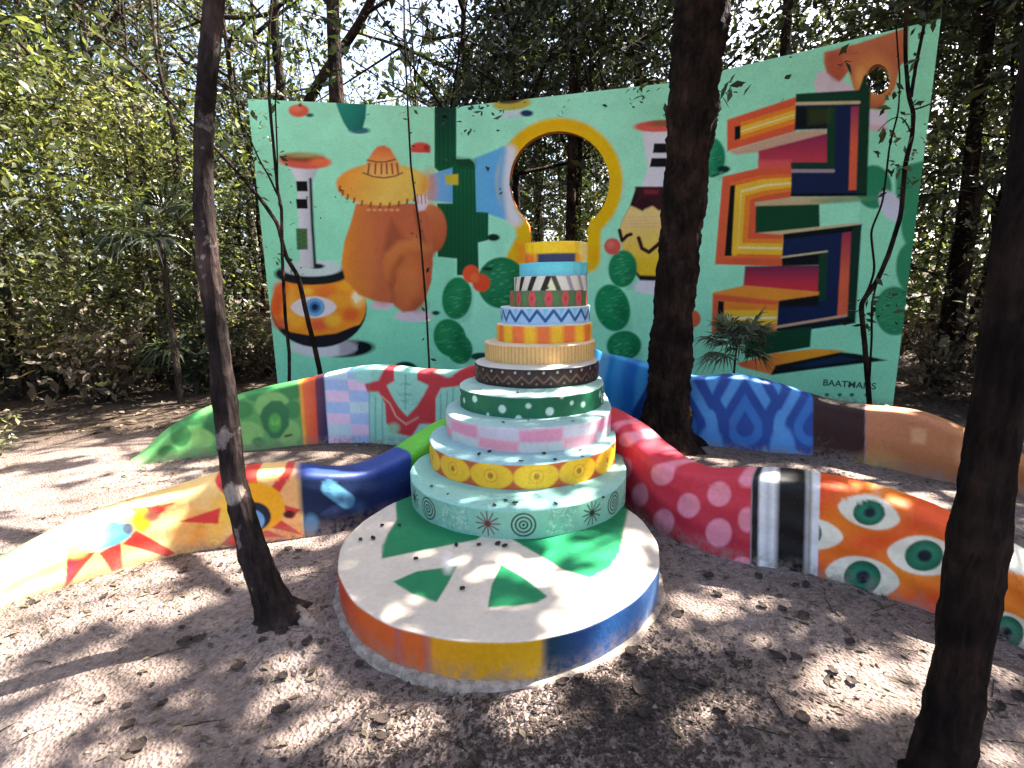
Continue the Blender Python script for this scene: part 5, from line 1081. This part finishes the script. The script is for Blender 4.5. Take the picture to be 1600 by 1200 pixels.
# ================================================================ OPENINGS CUT INTO THE CANOPY: leaves removed so sunflecks fall at chosen places
def open_canopy():
    res = .02; x0, y0 = -7.0, -2.0; nx, ny = 700, 600; mask = np.zeros((nx, ny), bool); rr = np.random.default_rng(9)
    gx, gy = np.meshgrid(x0+np.arange(nx)*res, y0+np.arange(ny)*res, indexing='ij'); az = np.array([math.sin(SUN_AZ), math.cos(SUN_AZ)])
    def spot(p, a, b=None, turn=0.0):
        p = np.asarray(p, float); q = p-np.array(sv)*(p[2]/sv[2]); b = b or a; c, s = math.cos(turn), math.sin(turn); d = np.array([az[0]*c-az[1]*s, az[0]*s+az[1]*c])
        i0, i1 = int((q[0]-max(a, b)-x0)/res), int((q[0]+max(a, b)-x0)/res)+2; j0, j1 = int((q[1]-max(a, b)-y0)/res), int((q[1]+max(a, b)-y0)/res)+2
        if i0 < 0 or j0 < 0 or i1 > nx or j1 > ny: return
        X, Y = gx[i0:i1, j0:j1]-q[0], gy[i0:i1, j0:j1]-q[1]; u = (X*d[0]+Y*d[1])/a; v = (-X*d[1]+Y*d[0])/b; mask[i0:i1, j0:j1] |= (u*u+v*v) < 1
    def patch(px, py, z, r, n, lo, hi):        # n sunflecks within r metres
        c = ground(px, py, z)
        for _ in range(n): a, q = rr.uniform(0, 6.28), r*math.sqrt(rr.random()); spot(c+[q*math.cos(a), q*math.sin(a), 0], rr.uniform(lo, hi)*1.35, rr.uniform(lo, hi), rr.uniform(-.5, .5))
    for a in OPENINGS: patch(*a)
    for _ in range(300): spot((rr.uniform(-4.5, 4.5), rr.uniform(.4, 7), 0), rr.uniform(.07, .13), rr.uniform(.06, .10), rr.uniform(-.6, .6))
    for _ in range(260): spot((rr.uniform(-6.5, 6.5), rr.uniform(6, 9.5), 0), rr.uniform(.08, .2))
    # broad shafts cut through the high leaves to let sun into the wood
    W2 = 6.; wm = np.zeros((560, 440), bool); wx, wy = np.meshgrid(-14+np.arange(560)*.05, np.arange(440)*.05, indexing='ij')
    for kk in range(640):
        px, py, q = (rr.uniform(-14, 14) if kk < 330 else rr.uniform(-14, -6)), rr.uniform(4, 21) if kk < 330 else rr.uniform(3, 14), rr.uniform(.2, .6)
        if (py < 8.2 and abs(px) < 4.4) or (-2.5 < px < 3.4 and not (px < .6 and 8.4 < py < 11.5 and kk % 3)): continue
        i0, j0, m = int((px+14)/.05), int(py/.05), int(q/.05)+1; sl = (slice(max(0, i0-m), i0+m), slice(max(0, j0-m), j0+m)); wm[sl] |= (wx[sl]-px)**2+(wy[sl]-py)**2 < q*q
    bpy.context.view_layer.update(); made = {}
    for o in list(bpy.data.objects):
        if o.type != 'MESH' or not o.name.startswith(('crown', 'foliage', 'frond')) or o.name.startswith('frond'): continue
        me = o.data; n = len(me.vertices); co = np.empty(n*3, np.float32); me.vertices.foreach_get('co', co); co = co.reshape(-1, 3)
        Mw = np.array(o.matrix_world); W = co@Mw[:3, :3].T+Mw[:3, 3]; c = W.reshape(-1, 4, 3).mean(1); h = c-np.array(sv)*(c[:, 2:3]/sv[2])
        i = ((h[:, 0]-x0)/res).astype(int); j = ((h[:, 1]-y0)/res).astype(int); ok = (i >= 0) & (i < nx) & (j >= 0) & (j < ny) & (c[:, 2] > 2.2); rem = np.zeros(len(c), bool); rem[ok] = mask[i[ok], j[ok]]
        i = ((h[:, 0]+14)/.05).astype(int); j = (h[:, 1]/.05).astype(int); ok = (i >= 0) & (i < 560) & (j >= 0) & (j < 440) & (c[:, 2] > 5.2); rem[ok] |= wm[i[ok], j[ok]]
        if rem.sum() < 12: continue
        keep = co.reshape(-1, 4, 3)[~rem].reshape(-1, 3); k = np.arange(len(keep)//4)*4
        F = np.stack([np.stack([k, k+1, k+2], 1), np.stack([k, k+2, k+3], 1)], 1).reshape(-1, 3).astype(np.int32)
        m2 = bpy.data.meshes.new(me.name); m2.vertices.add(len(keep)); m2.vertices.foreach_set('co', keep.ravel()); m2.loops.add(F.size); m2.loops.foreach_set('vertex_index', F.ravel())
        m2.polygons.add(len(F)); m2.polygons.foreach_set('loop_start', np.arange(0, F.size, 3, dtype=np.int32)); m2.polygons.foreach_set('loop_total', np.full(len(F), 3, np.int32)); m2.update(calc_edges=True); m2.materials.append(me.materials[0]); o.data = m2
OPENINGS = [  # reference place, height, radius, number, smallest and largest fleck
    (60, 870, 0, .6, 44, .10, .22), (200, 850, 0, .5, 34, .09, .20), (300, 840, 0, .3, 12, .08, .14), (130, 930, 0, .3, 20, .07, .15), (40, 960, 0, .32, 26, .08, .16), (10, 1000, 0, .2, 10, .07, .12), (160, 720, 0, .6, 16, .1, .2), (270, 915, 0, .35, 12, .07, .13), (150, 760, 0, .8, 20, .08, .18), (40, 800, 0, .8, 22, .1, .2), (330, 790, 0, .4, 8, .08, .14), (250, 750, 0, .5, 10, .08, .16),
    (120, 1100, 0, .15, 20, .045, .08), (200, 1060, 0, .2, 12, .04, .06), (60, 1090, 0, .2, 12, .04, .06), (90, 1170, 0, .2, 10, .04, .06), (220, 1020, 0, .25, 12, .04, .06), (330, 1110, 0, .3, 12, .035, .055),
    (960, 925, .19, .14, 14, .08, .13), (1000, 850, .19, .16, 12, .08, .13), (930, 870, .19, .2, 9, .05, .09), (870, 960, .19, .1, 4, .05, .08), (690, 875, .19, .15, 5, .04, .07), (820, 890, .19, .14, 6, .04, .08), (1010, 990, .0, .12, 5, .07, .1), (740, 880, .19, .2, 3, .04, .06),
    (1120, 915, 0, .15, 12, .03, .06), (1230, 940, 0, .25, 12, .025, .045), (1050, 1000, 0, .2, 12, .025, .045), (1250, 1100, 0, .25, 12, .025, .05), (1100, 1150, 0, .2, 10, .02, .045), (500, 1060, 0, .22, 14, .025, .05), (620, 1150, 0, .18, 10, .025, .045), (300, 1170, 0, .2, 12, .025, .05), (1160, 965, 0, .22, 14, .035, .055), (1090, 950, 0, .14, 5, .05, .08), (1370, 1040, 0, .26, 22, .035, .065), (1300, 1060, 0, .22, 12, .03, .055), (1430, 1090, 0, .2, 14, .035, .065), (1560, 1040, 0, .25, 14, .08, .14), (1570, 1140, 0, .2, 10, .06, .12),
    (840, 1120, 0, .11, 6, .06, .09), (650, 1100, 0, .16, 5, .05, .07), (480, 1120, 0, .16, 6, .05, .08), (400, 1060, 0, .2, 4, .04, .06), (560, 1170, 0, .12, 4, .04, .06), (1150, 1090, 0, .2, 6, .04, .07), (1200, 1130, 0, .15, 4, .05, .07), (900, 1080, 0, .2, 5, .04, .07),
    (520, 705, 0, .7, 18, .08, .14), (420, 712, 0, .5, 12, .09, .15), (400, 735, .45, .35, 14, .08, .14), (480, 732, .45, .3, 10, .08, .13), (330, 750, .4, .3, 10, .09, .14), (560, 735, .4, .2, 5, .06, .10), (250, 790, .35, .3, 10, .09, .14), (60, 900, .2, .4, 14, .1, .16),
    (1200, 735, 0, .35, 14, .06, .11), (1320, 750, 0, .4, 14, .06, .11), (1420, 780, 0, .35, 12, .06, .11), (1180, 720, 0, .4, 8, .06, .1), (1540, 800, 0, .4, 12, .07, .13),
    (560, 577, .8, .3, 8, .07, .1), (640, 578, .8, .3, 8, .07, .1), (1100, 590, .7, .3, 8, .07, .1), (1170, 588, .7, .3, 8, .07, .1), (1360, 640, .5, .3, 6, .07, .1), (1010, 700, .5, .3, 8, .06, .1), (960, 560, 1.0, .3, 6, .06, .1),
    (920, 545, 1.13, .2, 8, .06, .1), (950, 660, .69, .15, 6, .06, .09), (940, 775, .36, .2, 7, .04, .07), (850, 790, .36, .3, 6, .04, .06), (780, 780, .36, .25, 4, .04, .06), (730, 650, .69, .15, 4, .06, .09), (700, 640, .7, .15, 4, .06, .09),
    (760, 620, .75, .12, 4, .07, .1), (900, 715, .52, .25, 5, .04, .07)]
def more_openings():
    for px, py, Y, r_, n in ((330, 465, 2.25, .10, 5), (328, 350, 2.25, .08, 4), (352, 540, 2.25, .05, 2), (1150, 520, 6.25, .2, 5), (330, 250, 2.25, .08, 3)):
        q = atY(px, py, Y); OPENINGS.append((px, py, q[2], r_, n, .05, .09))
more_openings(); open_canopy()
# labels of look-alikes in the wood: told apart by their order across the view
ORD = ['leftmost', 'second from the left', 'third from the left', 'fourth from the left', 'fifth from the left', 'sixth from the left', 'seventh from the left', 'eighth from the left', 'ninth from the left', 'tenth from the left', 'eleventh from the left', 'twelfth from the left', 'thirteenth from the left']
by = {}
for o in bpy.data.objects:
    if o.parent is None and o.get('group') and ('wood' in o['group'] or 'poles' in o['group']) and 'high' not in o['group']: by.setdefault(o['label'], []).append(o)
for lb, os_ in by.items():
    os_.sort(key=lambda o: project(np.array([[o.location.x, o.location.y, 2.0]]))[0][0])
    if 1 < len(os_) <= 13:
        for o, w_ in zip(os_, ORD): o['label'] = w_+' '+lb.replace('slender bare pole among the trees', 'bare pole').replace('in the undergrowth ', '')+(' foot' if False else '')
for pr in P_HIGH+P_BIG+P_MID+P_POLE+SH:
    if 'label' not in pr: print('unused proto', pr.name)
